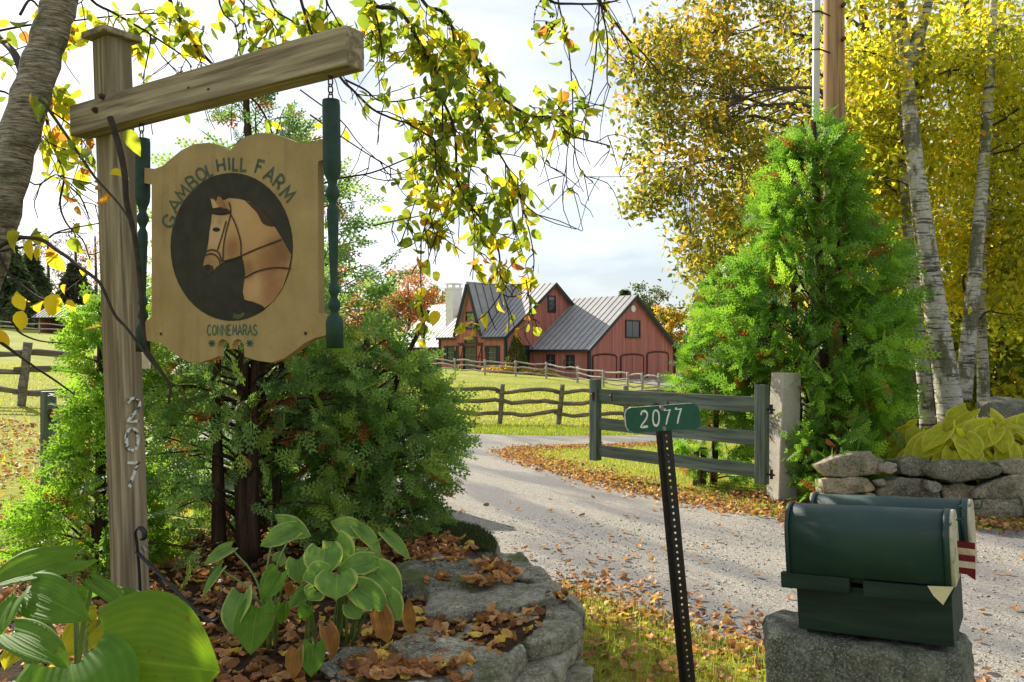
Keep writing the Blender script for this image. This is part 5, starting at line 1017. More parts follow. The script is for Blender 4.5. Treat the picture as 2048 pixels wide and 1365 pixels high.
for i, (px, py, Y, w, h, lb) in enumerate(((990, 742, 72.5, 1.3, .55, 'low rusty shrub under the barn window nearest the sliding doors'), (1010, 744, 72, 1.0, .6, 'low mixed shrub between the barn window and the clipped cone'), (1062, 745, 72, 1.3, .6, 'low golden shrub on the garage side of the clipped cone'), (1092, 748, 71, .9, .45, 'small low shrub under the garage wing window'), (1362, 750, 88, 2.2, 1.1, 'pale feathery grass clump beyond the garage corner'), (1385, 745, 90, 1.8, 1.0, 'pale grass clump beside the arborvitae beyond the gravel apron'))):
    p = W(px, py, Y); z = gz(p.x, p.y); e = empty('shrub', (p.x, p.y, z), lb, 'shrub', 'low shrubs by the barn'); n = 500
    q = rng.normal(size=(n, 3)); q /= np.linalg.norm(q, axis=1, keepdims=True); q *= rng.uniform(.5, 1, (n, 1)); q[:, 2] = np.abs(q[:, 2])
    foliage('foliage', SM_V, SM_F, np.array((p.x, p.y, z)) + q * (w, w * .6, h), rng.normal(size=(n, 3)) + (0, 0, .8), rng.normal(size=(n, 3)), rng.uniform(.15, .3, n), np.clip(rng.normal(size=n) * .25 + .6, 0, 1), M_['oak_leaf' if i < 4 else 'grass'], e)
    m = MB(); tube(m, [(p.x, p.y, z), (p.x, p.y, z + h * .6)], .04, 5); m.obj('stem', M_['far_bark'], e)
# ------------------------------------------------------------------ far trees
def far_tree(label, px, py_top, py_mid, Y, wpx, mat, seed, nclump=46, nleaf=5200, ls=.42, **k):
    x = (px - 1024) / F * Y; z0 = gz(x, Y); zt = EYE + (HZ - py_top) / F * Y; zm = EYE + (HZ - py_mid) / F * Y; w = mpx(wpx, Y) / 2
    return tree('deciduous_tree', label, (x, Y, z0), [(x, Y, z0 - .2), (x + w * .05, Y, z0 + (zt - z0) * .4), (x, Y, zt - (zt - z0) * .15)], [((x, Y, zm), (w * .9, w * .8, zt - zm), 1.0), ((x, Y, zm - (zt - zm) * .35), (w, w * .8, (zt - zm) * .7), .7)], nclump, nleaf, ls, mat, seed, tr=.022 * (zt - z0), cl=w * .23, group='trees round the farm', **k)
far_tree('orange maple standing left of the barn behind the cedars', 815, 520, 590, 100, 150, 'orange_leaf', 31, nleaf=5200)
far_tree('rusty orange tree half hidden by the cedar right of the sign', 735, 560, 620, 105, 120, 'orange_leaf', 32, nleaf=3600)
far_tree('thin yellow-green tree between the orange maple and the white chimney', 885, 560, 610, 112, 70, 'oak_leaf', 33, 26, 1800)
far_tree('round tree top showing over the middle of the main barn roof', 1010, 553, 590, 118, 110, 'oak_leaf', 34, 30, 2400)
far_tree('tall green and gold tree rising behind the garage roof', 1298, 565, 630, 112, 110, 'green_leaf', 35, nleaf=5600)
far_tree('golden tree beside the garage, nearest the barn on its far side', 1338, 600, 670, 104, 80, 'oak_leaf', 36, 36, 3800, rbias=.05)
far_tree('green-gold bushy tree past the end of the garage', 1375, 640, 695, 100, 70, 'green_leaf', 37, 30, 3200)
far_tree('broad gold tree behind the arborvitae beyond the gravel apron', 1440, 600, 670, 105, 120, 'oak_leaf', 38, 40, 4000)
spruce('spruce_tree', 'dark spruce standing highest beyond the garage', 1414, 562, 118, 2.6, 41); spruce('spruce_tree', 'dark spruce at the edge of the arborvitae beyond the barn', 1398, 590, 112, 2.3, 42); spruce('spruce_tree', 'small dark spruce peeping over the garage roof ridge', 1250, 575, 125, 2.2, 43)
spruce('spruce_tree', 'broad dark pine at the very edge of the picture behind the shed', 10, 470, 112, 5.5, 44, dens=1.8); spruce('spruce_tree', 'dark pine behind the shed roof, second from the picture edge', 62, 500, 118, 4.6, 45, dens=1.5); spruce('spruce_tree', 'bluish conifer standing just beside the small red shed', 52, 560, 108, 4.0, 46, dens=1.3)
spruce('spruce_tree', 'dark pine between the shed and the timber sign post', 150, 520, 122, 4.5, 47, dens=1.4)
for i, (px, pt_, Y, w, lb) in enumerate(((95, 440, 125, 90, 'bare grey tree towering over the shed'), (150, 420, 122, 80, 'bare twiggy tree just left of the timber sign post'), (190, 440, 128, 90, 'bare rusty tree half behind the timber sign post'), (30, 430, 130, 80, 'bare tree behind the leaning trunk at the picture edge'))):
    far_tree(lb, px, pt_, 540, Y, w, 'bare_twig' if i != 2 else 'orange_leaf', 60 + i, 60, 1600, .3, twigs=9)
for i, (px, pt_, Y, w, mt, lb) in enumerate(((240, 560, 120, 110, 'green_leaf', 'green tree beyond the meadow behind the timber post'), (330, 575, 124, 120, 'oak_leaf', 'gold tree beyond the meadow behind the left spindle'), (430, 580, 126, 130, 'green_leaf', 'green tree beyond the meadow behind the sign board'), (540, 575, 124, 130, 'oak_leaf', 'yellowing tree beyond the meadow behind the sign board middle'), (650, 585, 120, 120, 'green_leaf', 'green tree beyond the meadow behind the right spindle'))):
    far_tree(lb, px, pt_, 620, Y, w, mt, 70 + i, 30, 2000, .45)
# ------------------------------------------------------------------ the big trees on the right
def oak_gap(q): return False
ob = Vector((9.2, 19.5, gz(9.2, 19.5)))
tree('oak_tree', 'spreading rust and green oak reaching over the drive towards the barn', ob, [ob, (8.8, 19.3, 3), (8.2, 19, 6.5), (7.6, 18.7, 10)],
     [(V3(1370, 130, 18), (1.5, 1.6, 2.3), 1.3), (V3(1450, 30, 18.5), (1.9, 1.6, 2.0), 1.2), (V3(1345, 300, 17.5), (.9, 1.2, 1.5), .65), (V3(1420, 440, 17.8), (.75, 1.2, 1.3), .6), (V3(1300, 380, 17), (.55, .8, .35), .18), (V3(1550, 200, 19.5), (1.5, 1.6, 2.8), 1.1), (V3(1300, 130, 17), (.6, .9, .8), .35), (V3(1385, 535, 17.2), (.4, .6, .3), .12), (V3(1440, 590, 17.6), (.6, .8, .6), .3), (V3(1480, 330, 18), (1.0, 1.2, 1.6), .9)],
     230, 14000, .15, 'oak_leaf', 81, bark='far_bark', tr=.26, cl=.40, tmpl=(SM_V, SM_F), twigs=4, rspread=.45, rbias=-.22)
def birch(label, trunk, rad, extra, crowns, ncl, nl, seed, mat='birch_leaf', **k):
    b = Vector(trunk[0]); return tree('birch_tree', label, b, trunk, crowns, ncl, nl, .115, mat, seed, bark='birch', tr=rad, cl=.42, trunks=extra, group='white birches on the bank', twigs=3, limb_mat='twig', **k)
def TP(l, Y): return [W(a, b, Y) for a, b in l]
birch('thick white birch leaning towards the drive, forked near the top of the picture', TP([(1905, 850), (1892, 760), (1868, 600), (1845, 440), (1825, 280), (1812, 130), (1800, 0), (1790, -250)], 12.0), .19,
      [(TP([(1822, 130), (1840, 60), (1856, 0), (1885, -200)], 12.0), .11)], [(V3(1780, 60, 12.4), (1.0, .9, 1.4), 1), (V3(1760, 330, 12.8), (.75, .9, 1.3), .8), (V3(1740, 560, 12.9), (.55, .8, .9), .45), (V3(1900, 200, 12.8), (.7, .7, 1.6), .8)], 80, 7500, 82)
birch('slender white birch bending right behind the golden hostas', TP([(1925, 800), (1935, 700), (1948, 560), (1962, 400), (1975, 230), (1984, 80), (1990, -60), (2000, -250)], 12.3), .125, None,
      [(V3(2000, 80, 12.6), (.8, .9, 1.3), 1), (V3(2010, 330, 12.9), (.7, .9, 1.4), .9), (V3(1985, 600, 13.2), (.6, .9, 1.0), .5), (V3(2080, 200, 12.5), (.7, .9, 2.2), .7)], 76, 7000, 83)
birch('thin straight birch stem next to the grey boulder', TP([(1968, 850), (1966, 740), (1962, 620), (1970, 480), (1990, 300), (2010, 0)], 13.0), .10, None, [(V3(2010, 430, 13.4), (.7, .8, 1.5), 1), (V3(1930, 480, 13.8), (.6, .8, 1.5), 1)], 40, 4200, 84)
birch('scarred thin birch stem between the arborvitae and the thick birch', TP([(1856, 860), (1846, 740), (1826, 580), (1812, 420), (1800, 250), (1780, 0)], 12.6), .115, None, [(V3(1760, 250, 13.2), (.9, .8, 1.5), 1), (V3(1850, 560, 13.6), (.5, .6, 1.2), .6)], 44, 4600, 85)
# woods behind
for i, (px, Y, ht, pt_, pm, w, mt, lb) in enumerate(((1620, 24, 0, 40, 300, 380, 'birch_leaf', 'tall golden tree behind the utility pole'), (1760, 27, 0, -40, 250, 360, 'birch_leaf', 'tall yellow-green tree behind the thick birch'), (1930, 25, 0, -60, 260, 380, 'birch_leaf', 'tall yellow tree between the two leaning birches'), (2060, 23, 0, 60, 360, 340, 'oak_leaf', 'orange-gold tree at the right edge of the wood'),
        (1500, 30, 0, 330, 520, 260, 'oak_leaf', 'gold tree showing left of the tall arborvitae'), (1850, 22, 0, 480, 660, 260, 'birch_leaf', 'leafy young tree filling the gap behind the thick birch'), (1990, 20, 0, 470, 680, 240, 'birch_leaf', 'leafy golden sapling behind the slender birch'), (1740, 21, 0, 560, 720, 220, 'green_leaf', 'green undergrowth tree beside the tall arborvitae'))):
    x = (px - 1024) / F * Y; z0 = gz(x, Y); zt = EYE + (HZ - pt_) / F * Y; zm = EYE + (HZ - pm) / F * Y; w_ = mpx(w, Y) / 2
    tree('woodland_tree', lb, (x, Y, z0), [(x, Y, z0 - .2), (x + .2, Y, z0 + (zt - z0) * .5), (x, Y, zt)], [((x, Y, zm), (w_, w_ * .9, zt - zm), 1.), ((x, Y, (zm + z0) * .5 + .3), (w_, w_ * .9, max(.6, (zm - z0) * .5)), .55)], 90, 7400, .18, mt, 90 + i, tr=.12 + .008 * (zt - z0), cl=w_ * .25, twigs=5, rbias=-.14, rspread=.5, group='golden wood behind the birches')
# ------------------------------------------------------------------ the leaning tree whose twigs hang across the top
lt = empty('leaning_tree', W(-330, 1500, 3.9), 'leaning grey-barked tree at the left edge with yellowing leaves hanging across the sky', 'tree')
lt.location.z = gz(lt.location.x, lt.location.y)
TR = [lt.location + Vector((0, 0, -.1)), W(-150, 900, 3.85), W(-40, 560, 3.8), W(30, 300, 3.78), W(90, 100, 3.76), W(140, -60, 3.75), W(200, -260, 3.9)]
m = MB(); C = catmull(TR, 8); tube(m, C, [.108 - .05 * i / len(C) + .006 * math.sin(i * 2.3) for i in range(len(C))], 16); m.obj('trunk', M_['grey_bark'], lt, True)
LIMB = [[W(140, -60, 3.75), W(330, -140, 4.2), W(620, -170, 4.6), W(900, -130, 4.9), W(1200, -70, 5.1), W(1290, -20, 5.2)], [W(60, 190, 3.77), W(30, 110, 4.0), W(-10, 60, 4.4), W(-60, -60, 5.0)]]
for L_ in LIMB: lm = MB(); C = catmull(L_, 8); tube(lm, C, [(.04 if L_ is LIMB[0] else .022) * (1 - .67 * i / len(C)) for i in range(len(C))], 10); lm.obj('limb', M_['twig'], lt, True)
BR = [ # hanging branches: pixel polylines, depth from-to, thickness
 ([(700,-150),(743,0),(784,16),(812,38),(831,72),(850,104),(860,135),(869,176),(885,202),(900,233),(911,277),(913,346),(919,377),(948,421),(982,462),(998,506),(1001,550),(1011,575)], 4.6, 4.5, .011),
 ([(790,-150),(844,0),(882,22),(904,54),(932,91),(957,123),(982,170),(1023,211),(1067,233),(1105,236),(1137,268),(1159,277),(1200,287),(1215,291)], 4.7, 5.0, .010),
 ([(1170,-80),(1196,0),(1215,25),(1234,50),(1256,79),(1288,109),(1320,148)], 5.0, 5.2, .010),
 ([(1190,-70),(1198,6),(1195,63),(1187,151),(1174,220),(1162,252)], 5.0, 5.0, .006),
 ([(1195,-60),(1203,16),(1215,79),(1214,157),(1222,176)], 5.0, 5.0, .006),
 ([(1100,-90),(1119,16),(1134,79),(1143,157),(1145,236),(1134,309),(1134,372),(1149,384)], 5.0, 4.9, .0045),
 ([(1145,236),(1152,315),(1168,350),(1184,354),(1263,354)], 4.95, 5.0, .003),
 ([(1080,-60),(1099,0),(1146,8),(1215,6),(1263,-10)], 5.0, 5.1, .009),
 ([(560,-170),(620,60),(680,154),(705,180),(743,217),(774,233),(812,246),(856,249),(900,246),(929,241)], 4.5, 4.6, .008),
 ([(690,160),(730,180),(759,202),(806,202),(850,192)], 4.5, 4.6, .005),
 ([(720,-150),(745,0),(756,47),(763,94),(763,120)], 4.6, 4.5, .007),
 ([(730,-100),(732,20),(748,70),(757,66)], 4.6, 4.6, .005),
 ([(812,246),(856,271),(869,283),(872,340),(877,365),(866,406),(845,470),(842,500),(842,610),(846,640)], 4.55, 4.3, .005),
 ([(885,202),(885,283),(882,346),(905,380),(888,428),(875,465),(860,506),(853,532)], 4.55, 4.4, .0045),
 ([(904,54),(919,151),(951,202),(963,246),(982,277),(995,302),(1011,328),(1026,362),(1042,394),(1049,428),(1060,470),(1068,520),(1063,560),(1052,600)], 4.7, 4.5, .006),
 ([(1011,328),(1012,380),(1023,430),(1042,500),(1030,520)], 4.55, 4.5, .003),
 ([(951,202),(950,290),(940,345),(937,390),(948,440),(948,510),(945,560)], 4.6, 4.5, .0035),
 ([(640,370),(680,357),(743,346),(806,321),(844,305),(863,288)], 4.5, 4.6, .005),
 ([(620,230),(680,272),(730,305),(770,330),(810,351)], 4.5, 4.6, .0035),
 ([(600,180),(680,240),(716,285),(752,318)], 4.5, 4.6, .003),
 ([(800,490),(818,440),(831,400),(836,367)], 4.5, 4.5, .0025), ([(745,452),(800,440),(850,430),(880,420)], 4.5, 4.4, .003),
 ([(1011,575),(990,605),(972,628),(950,645),(935,655)], 4.5, 4.4, .003), ([(1000,555),(1010,600),(1022,630),(1030,660)], 4.5, 4.4, .003), ([(1052,560),(1060,610),(1058,640),(1050,668),(1066,700)], 4.5, 4.4, .003),
 ([(842,610),(850,650),(848,690)], 4.3, 4.3, .002), ([(900,246),(935,300),(935,400)], 4.6, 4.5, .003), ([(1023,211),(1060,250),(1075,300),(1085,318)], 4.9, 4.9, .003),
 ([(160,-60),(183,0),(227,26),(278,55),(330,88),(366,113),(384,135)], 4.3, 4.6, .007), ([(330,-140),(340,0),(359,37),(381,77),(417,121),(470,170),(520,215),(550,280)], 4.4, 4.6, .011),
 ([(278,55),(300,70),(296,110),(285,160)], 4.4, 4.4, .004), ([(420,-150),(440,10),(470,50),(480,110)], 4.5, 4.5, .005), ([(520,-160),(540,0),(580,40),(620,60),(660,90)], 4.6, 4.6, .006), ([(450,-150),(480,0),(530,30),(560,70),(575,120)], 4.7, 4.6, .005), ([(480,-150),(488,-20),(486,60),(480,120)], 4.5, 4.5, .004),
 ([(620,-160),(650,-10),(668,30),(690,70)], 4.6, 4.6, .006),
 ([(60,150),(88,212),(99,271),(121,330),(128,362),(161,395),(179,439)], 4.5, 4.6, .007), ([(80,200),(92,212),(128,264),(165,319),(190,355),(220,388),(242,414),(262,445)], 3.6, 3.1, .0065),
 ([(220,235),(238,293),(249,348),(253,403),(264,450),(273,498),(283,600),(291,690),(320,740),(340,772),(337,808)], 3.0, 2.9, .0105),
 ([(-20,505),(26,479),(58,476),(87,482),(113,500),(137,516),(158,534),(185,553),(203,572),(229,629),(253,656),(280,693),(303,724),(322,742)], 3.6, 2.95, .0085),
 ([(-10,490),(11,537),(32,561),(61,585),(87,599),(111,595),(148,571),(174,550)], 3.7, 3.5, .0055), ([(-20,670),(26,703),(66,732),(111,762),(150,790)], 3.5, 3.5, .006), ([(-20,590),(26,645),(40,666),(79,682),(132,687)], 3.5, 3.5, .0045), ([(0,503),(79,487),(119,463),(198,447)], 3.65, 3.6, .004),
 ([(40,30),(62,0),(92,37),(120,80)], 4.2, 4.4, .006), ([(-20,66),(55,51),(99,48),(250,30),(330,27)], 4.3, 4.6, .005), ([(-20,180),(20,190),(60,240),(90,300)], 4.3, 4.4, .005), ([(-20,110),(30,130),(70,120)], 4.5, 4.5, .004),
 ([(88,212),(140,250),(190,290)], 4.5, 4.6, .004), ([(60,150),(110,190),(160,215),(190,240)], 4.5, 4.7, .004), ([(128,362),(120,410),(135,450),(165,480),(180,520)], 3.9, 3.9, .004), ([(30,330),(70,370),(110,350),(128,362)], 3.9, 3.9, .003)]
tw = MB(); sites = []           # leaf sites: (point, direction, px, py)
r_ = np.random.RandomState(21)
def topx(p): return 1024 + p.x / p.y * F, HZ - (p.z - EYE) / p.y * F
def add_twig(P, r0, seg=5, leafy=1.):
    tube(tw, P, [r0 * (1 - .7 * i / len(P)) + .0012 for i in range(len(P))], seg, caps=False)
    for i in range(1, len(P)): sites.append((P[i], (P[i] - P[i - 1]).normalized()))
for pl, Y0, Y1, th in BR:
    n = len(pl); P = catmull([W(a, b, Y0 + (Y1 - Y0) * i / (n - 1)) for i, (a, b) in enumerate(pl)], 4); add_twig(P, th, 6)
    for i in range(3, len(P), 2):
        py_i = topx(P[i])[1]
        if r_.uniform() < ((.75 if py_i < 470 else .3) if min(Y0, Y1) > 4.2 else (.16 if min(Y0, Y1) > 3.3 else 0)):
            d = (P[i] - P[i - 1]).normalized(); L = r_.uniform(.12, .40) * (1 if py_i < 440 else .5); s = d * .5 + Vector(r_.normal(size=3)) * .55 + Vector((0, 0, -.45)); s.normalize(); Q = [P[i]]
            kw_ = Vector(r_.normal(size=3)) * .16
            for k in range(6): s = (s + Vector((0, 0, -.13)) + kw_ + Vector(r_.normal(size=3)) * .17).normalized(); Q.append(Q[-1] + s * L / 6)
            add_twig(Q, .0021, 4)
            for _k in range(r_.randint(0, 2)):
                s2 = (s + Vector(r_.normal(size=3)) * .7).normalized(); add_twig([Q[2], Q[2] + s2 * L * .35, Q[2] + s2 * L * .7 + Vector((0, 0, -.02))], .002, 4)
tw.obj('twigs', M_['twig'], lt, True)['kind'] = 'stuff'
BLOB = [(880,90,120,90,1.5),(980,120,140,110,1.5),(1060,160,90,80,1.0),(960,240,110,70,1.0),(1060,250,70,45,.8),(880,240,80,70,.55),(800,60,60,60,.7),(940,380,110,60,1.3),(1030,400,70,50,1.3),(940,470,90,60,.75),(1000,500,60,50,.9),(980,540,60,35,.7),(850,600,35,70,1.0),(1030,560,50,30,.5),(1060,670,40,40,.6),(930,650,30,18,.9),(990,640,30,25,.5),(870,300,60,60,.35),
        (60,60,110,80,1.1),(130,140,120,90,.9),(150,230,90,80,.9),(150,320,50,60,.9),(60,470,50,20,1.1),(300,40,160,50,.8),(480,60,200,60,.9),(620,70,100,60,.9),(330,230,60,40,.8),(590,210,70,40,.8),(700,30,80,50,.8),(170,420,40,60,.3),(1180,60,140,80,.12),(1160,250,50,30,.5),(310,110,60,60,.5),(820,430,50,40,.45),(20,260,60,60,.8),(50,620,70,60,.25)]
pts, dirs = [], []
for p, d in sites:
    a, b = topx(p); w = sum(k * math.exp(-((a - x) / rx) ** 2 - ((b - y) / ry) ** 2) for x, y, rx, ry, k in BLOB)
    for _ in range(3):
        if r_.uniform() < w * (.27 if b < 330 else .19): pts.append(p + Vector(r_.normal(size=3)) * .028); dirs.append(d)
n = len(pts); pos = np.array([tuple(p) for p in pts]); xd = np.array([tuple(d) for d in dirs]) * .4 + r_.normal(size=(n, 3)) * .75 + np.array((0, 0, -.7)); zd = r_.normal(size=(n, 3)) + np.array((0, -.5, .35))
px_ = 1024 + pos[:, 0] / pos[:, 1] * F; py_ = HZ - (pos[:, 2] - EYE) / pos[:, 1] * F
rr = np.clip(.30 + r_.normal(size=n) * .20 + .28 * np.clip((py_ - 420) / 250, 0, 1) + .16 * (px_ < 250) + np.where(r_.uniform(size=n) < .12, .35, 0), 0, 1)
sc_l = r_.uniform(.048, .088, n); order = np.argsort(-sc_l / pos[:, 1]); big, rest = order[:300], order[300:]
foliage('foliage', LT_V, LT_F, pos[rest], xd[rest], zd[rest], np.c_[sc_l[rest], sc_l[rest] * r_.uniform(.75, 1.15, len(rest)), sc_l[rest] * r_.uniform(-.6, 2.4, len(rest))], rr[rest], M_['hang_leaf'], lt)
vari = []
for k in range(16):
    v, f = leaf_template(r_.uniform(.1, .6), r_.uniform(.0, .7), r_.uniform(.62, .92)); vari.append(np_mesh('leaf', v, f, {'rnd': np.full(len(v), (k + .5) / 16)})); vari[-1].materials.append(M_['hang_leaf'])
Rm = rot_from(xd[big], zd[big])
for i, k in enumerate(big):
    o = bpy.data.objects.new('leaf', vari[min(15, int(rr[k] * 16))]); COL.objects.link(o); o.parent = lt
    mm = Matrix(Rm[i].tolist()).to_4x4() @ Matrix.Scale(float(sc_l[k]), 4); mm.translation = Vector(pos[k]) - lt.location; o.matrix_basis = mm
# a few large near leaves on the low twigs
for (px, py, L, t_, Y) in ((118, 590, .10, .72, 3.2), (45, 622, .085, .74, 3.4), (30, 590, .07, .72, 3.4), (40, 465, .11, .5, 3.5), (62, 480, .09, .7, 3.5), (95, 505, .10, .76, 3.5), (135, 600, .05, .8, 3.3), (180, 590, .05, .72, 3.5), (132, 570, .045, .68, 3.5), (172, 535, .045, .68, 3.5), (84, 500, .06, .68, 3.5), (155, 412, .05, .9, 3.7), (158, 447, .06, .45, 3.7)):
    o = bpy.data.objects.new('leaf', vari[int(t_ * 16)]); COL.objects.link(o); o.parent = lt; mm = Matrix(rot_from(np.array([[rnd.uniform(-.8, .8), .2, -.8]]), np.array([[rnd.uniform(-.4, .4), -1, .3]]))[0].tolist()).to_4x4() @ Matrix.Scale(L, 4); mm.translation = W(px, py, Y) - lt.location; o.matrix_basis = mm
# dark catkin cones among the twigs
m = MB()
cs = [p for p, d in sites if 880 < topx(p)[0] < 1110 and topx(p)[1] < 60]
for _ in range(46):
    p = cs[r_.randint(len(cs))] + Vector((r_.normal() * .006, r_.normal() * .006, -.004)); tube(m, [p, p + Vector((0, 0, -.008)), p + Vector((0, 0, -.016))], [.002, .007, .002], 5)
m.obj('cones', M_['twig'], lt, True)['kind'] = 'stuff'
# ------------------------------------------------------------------ hostas
def hosta_leaf(base, tip, width, mat, parent, face=None, cup=.25, droop=.18, r=.3, nu=12, nv=14, wave=.02, seed=0):
    """heart-shaped blade from stalk end to tip (world points)"""
    base, tip = Vector(base), Vector(tip); x = (tip - base); L = x.length; x.normalize(); f = Vector(face) if face is not None else Vector((0, -.75, .66)); z = (f - x * f.dot(x)).normalized(); y = z.cross(x); v, at_u, at_v, fs = [], [], [], []
    for i in range(nv + 1):
        t_ = i / nv; w = width / 2 * (max(0, math.sin(math.pi * (t_ * .87 + .13) ** .85)) ** .70 * (1 - .45 * t_ ** 6) if t_ < 1 else .0); w = max(w, width * .004)
        for j in range(nu + 1):
            u = -1 + 2 * j / nu; lob = -.20 * L * abs(u) ** 1.3 * (1 - t_) ** 2.5
            px = t_ * L + lob; py = u * w
            pz = cup * width * .5 * (abs(u) ** 1.6) * (1 - .6 * t_) - droop * L * t_ * t_ + .04 * L * math.sin(math.pi * t_) + wave * width * math.sin(9 * t_ + 3 * u + seed) * abs(u) + .006 * math.cos(u * 16)* (1-t_)
            v.append(base + x * px + y * py + z * pz); at_u.append(u); at_v.append(t_)
    for i in range(nv):
        for j in range(nu): a = i * (nu + 1) + j; fs.append((a, a + 1, a + nu + 2, a + nu + 1))
    me = np_mesh('leaf', np.array([tuple(p) for p in v]), np.array(fs), {'lu': at_u, 'lv': at_v, 'rnd': np.full(len(v), r)}); return mk('leaf', me, M_[mat], parent)
def stalk(base, end, parent, r=.006, sag=.12):
    base, end = Vector(base), Vector(end); h = Vector((end.x - base.x, end.y - base.y, 0)); mid = base + h * .3 + Vector((0, 0, (end.z - base.z) * .68)); m = MB(); C = catmull([base, mid, end], 5); tube(m, C, [r * (1.3 - .5 * i / len(C)) for i in range(len(C))], 6, flat=.8); return m.obj('stalk', M_['stalk'], parent, True)
def Lz(x, y): return 400 + x / 2.409, 1000 + y / 2.409
def hosta_group(label, root, leaves, group, conv, sc_, deff):
    root = Vector(root); e = empty('hosta_plant', root, label, 'plant', group)
    for k, (bx, by, tx, ty, w, mt, r, Yb, Yt, kw) in enumerate(leaves):
        b = W(*conv(bx, by), Yb); t_ = W(*conv(tx, ty), Yt); width = w * 1.28 / sc_ / F * (Yb + Yt) / 2
        hosta_leaf(b, t_, width, mt, e, r=r, seed=k, **kw); stalk(root + Vector((rnd.uniform(-.05, .05), rnd.uniform(-.04, .04), 0)), b, e, .0055 if deff else .0075)
    return e
V_, D_ = 'hosta_var', 'hosta_dead'
u_ = dict(face=(0, -.8, .55)); fc = dict(face=(0, -.9, .4)); tl = dict(face=(-.5, -.7, .5)); tr_ = dict(face=(.4, -.7, .55))
rt2 = UZ(*Lz(690, 690), .44)
hosta_group('cream-edged hosta with the largest clump of leaves on the wall bed', rt2, [
 (760,150,628,98,78,V_,.3,3.75,3.75,u_),(762,132,878,248,62,V_,.3,3.75,3.7,tr_),(895,165,1018,276,55,V_,.3,3.75,3.7,tr_),(600,240,588,372,150,V_,.35,3.6,3.5,fc),(650,198,722,322,118,V_,.3,3.65,3.6,fc),
 (735,258,908,290,58,V_,.3,3.7,3.7,u_),(822,300,662,332,92,V_,.25,3.6,3.55,u_),(788,292,916,342,58,V_,.3,3.65,3.62,u_),(662,362,652,478,165,V_,.3,3.45,3.38,fc),(852,345,966,456,125,V_,.25,3.6,3.52,fc),(760,428,906,524,112,V_,.28,3.5,3.45,u_),(905,462,962,580,92,V_,.55,3.5,3.45,fc),
 (870,540,905,690,85,D_,.8,3.45,3.4,fc),(985,505,1030,655,62,D_,.5,3.5,3.48,tr_),(725,500,770,575,80,V_,.3,3.48,3.46,fc)], 'hostas on the wall bed', Lz, 2.409, True)
rt1 = UZ(*Lz(350, 705), .44)
hosta_group('cream-edged hosta with yellowing leaves nearest the iron bracket', rt1, [
 (375,118,528,166,92,V_,.3,3.8,3.75,u_),(450,148,286,214,86,V_,.35,3.75,3.7,u_),(150,232,14,302,72,V_,.3,3.75,3.7,tl),(102,335,-2,458,48,V_,.4,3.7,3.65,tl),(385,352,296,486,135,'hosta',.25,3.45,3.4,tl),(205,458,135,642,150,V_,.55,3.35,3.25,tl),(278,522,236,738,152,'hosta',.62,3.3,3.2,fc),(400,505,385,600,60,'hosta',.3,3.4,3.38,fc),(525,430,418,518,66,V_,.3,3.5,3.45,u_),(470,290,478,402,92,V_,.35,3.6,3.55,fc),(375,300,400,250,60,V_,.3,3.7,3.7,u_)], 'hostas on the wall bed', Lz, 2.409, True)
rt3 = UZ(*Lz(560, 720), .44)
hosta_group('small hosta with half-brown drooping leaves in the middle of the wall bed', rt3, [
 (606,360,496,372,112,V_,.3,3.5,3.45,u_),(548,700,532,850,100,'hosta',.68,3.25,3.18,fc),(610,615,655,752,72,D_,.4,3.3,3.26,tr_),(470,725,440,865,95,D_,.55,3.25,3.2,tl),(520,512,480,575,62,'hosta',.3,3.38,3.36,fc),(560,440,520,480,90,V_,.3,3.45,3.42,u_),(450,420,405,450,55,D_,.5,3.5,3.5,u_)], 'hostas on the wall bed', Lz, 2.409, True)
Lb = lambda x, y: (x / 4.096, 1040 + y / 4.096)
rt4 = Vector((-1.16, 2.28, bz(-1.16, 2.28) - .02)); H_ = 'hosta'
hosta_group('large broad-leaved green hosta filling the bottom left corner', rt4, [
 (600,330,-120,500,330,H_,.3,2.4,2.2,dict(face=(.1, -.55, .85), droop=.1)),(250,590,650,765,310,H_,.3,2.25,2.1,dict(face=(-.1, -.75, .6))),(160,640,-60,960,270,H_,.3,2.2,2.1,tl),(110,930,540,1130,260,H_,.3,2.05,1.95,dict(face=(.1, -.55, .85))),
 (590,1200,690,1900,800,H_,.3,1.92,1.75,dict(face=(0, -.62, .75), cup=.1, droop=.25)),(860,1130,1800,1240,900,'hosta_under',.1,1.95,1.98,dict(face=(.05, -.9, .42), cup=-.10, droop=.0, wave=.0)),(735,650,420,540,130,H_,.3,2.5,2.4,u_),(758,500,1060,705,120,H_,.3,2.3,2.2,tr_),(920,600,1400,690,130,H_,.3,2.45,2.35,dict(face=(0, -.35, .95), droop=.3)),(810,820,500,1110,270,'hosta_gold',.2,2.45,2.35,fc),(300,1150,180,1240,120,'hosta_gold',.2,2.3,2.3,fc),(140,1060,30,1210,140,'hosta_gold',.2,2.3,2.25,fc),(60,1350,-150,1500,300,H_,.3,1.9,1.8,u_)], 'hostas on the wall bed', Lb, 4.096, False)  # broad golden leaf: sun shining through the blade is put into its colour
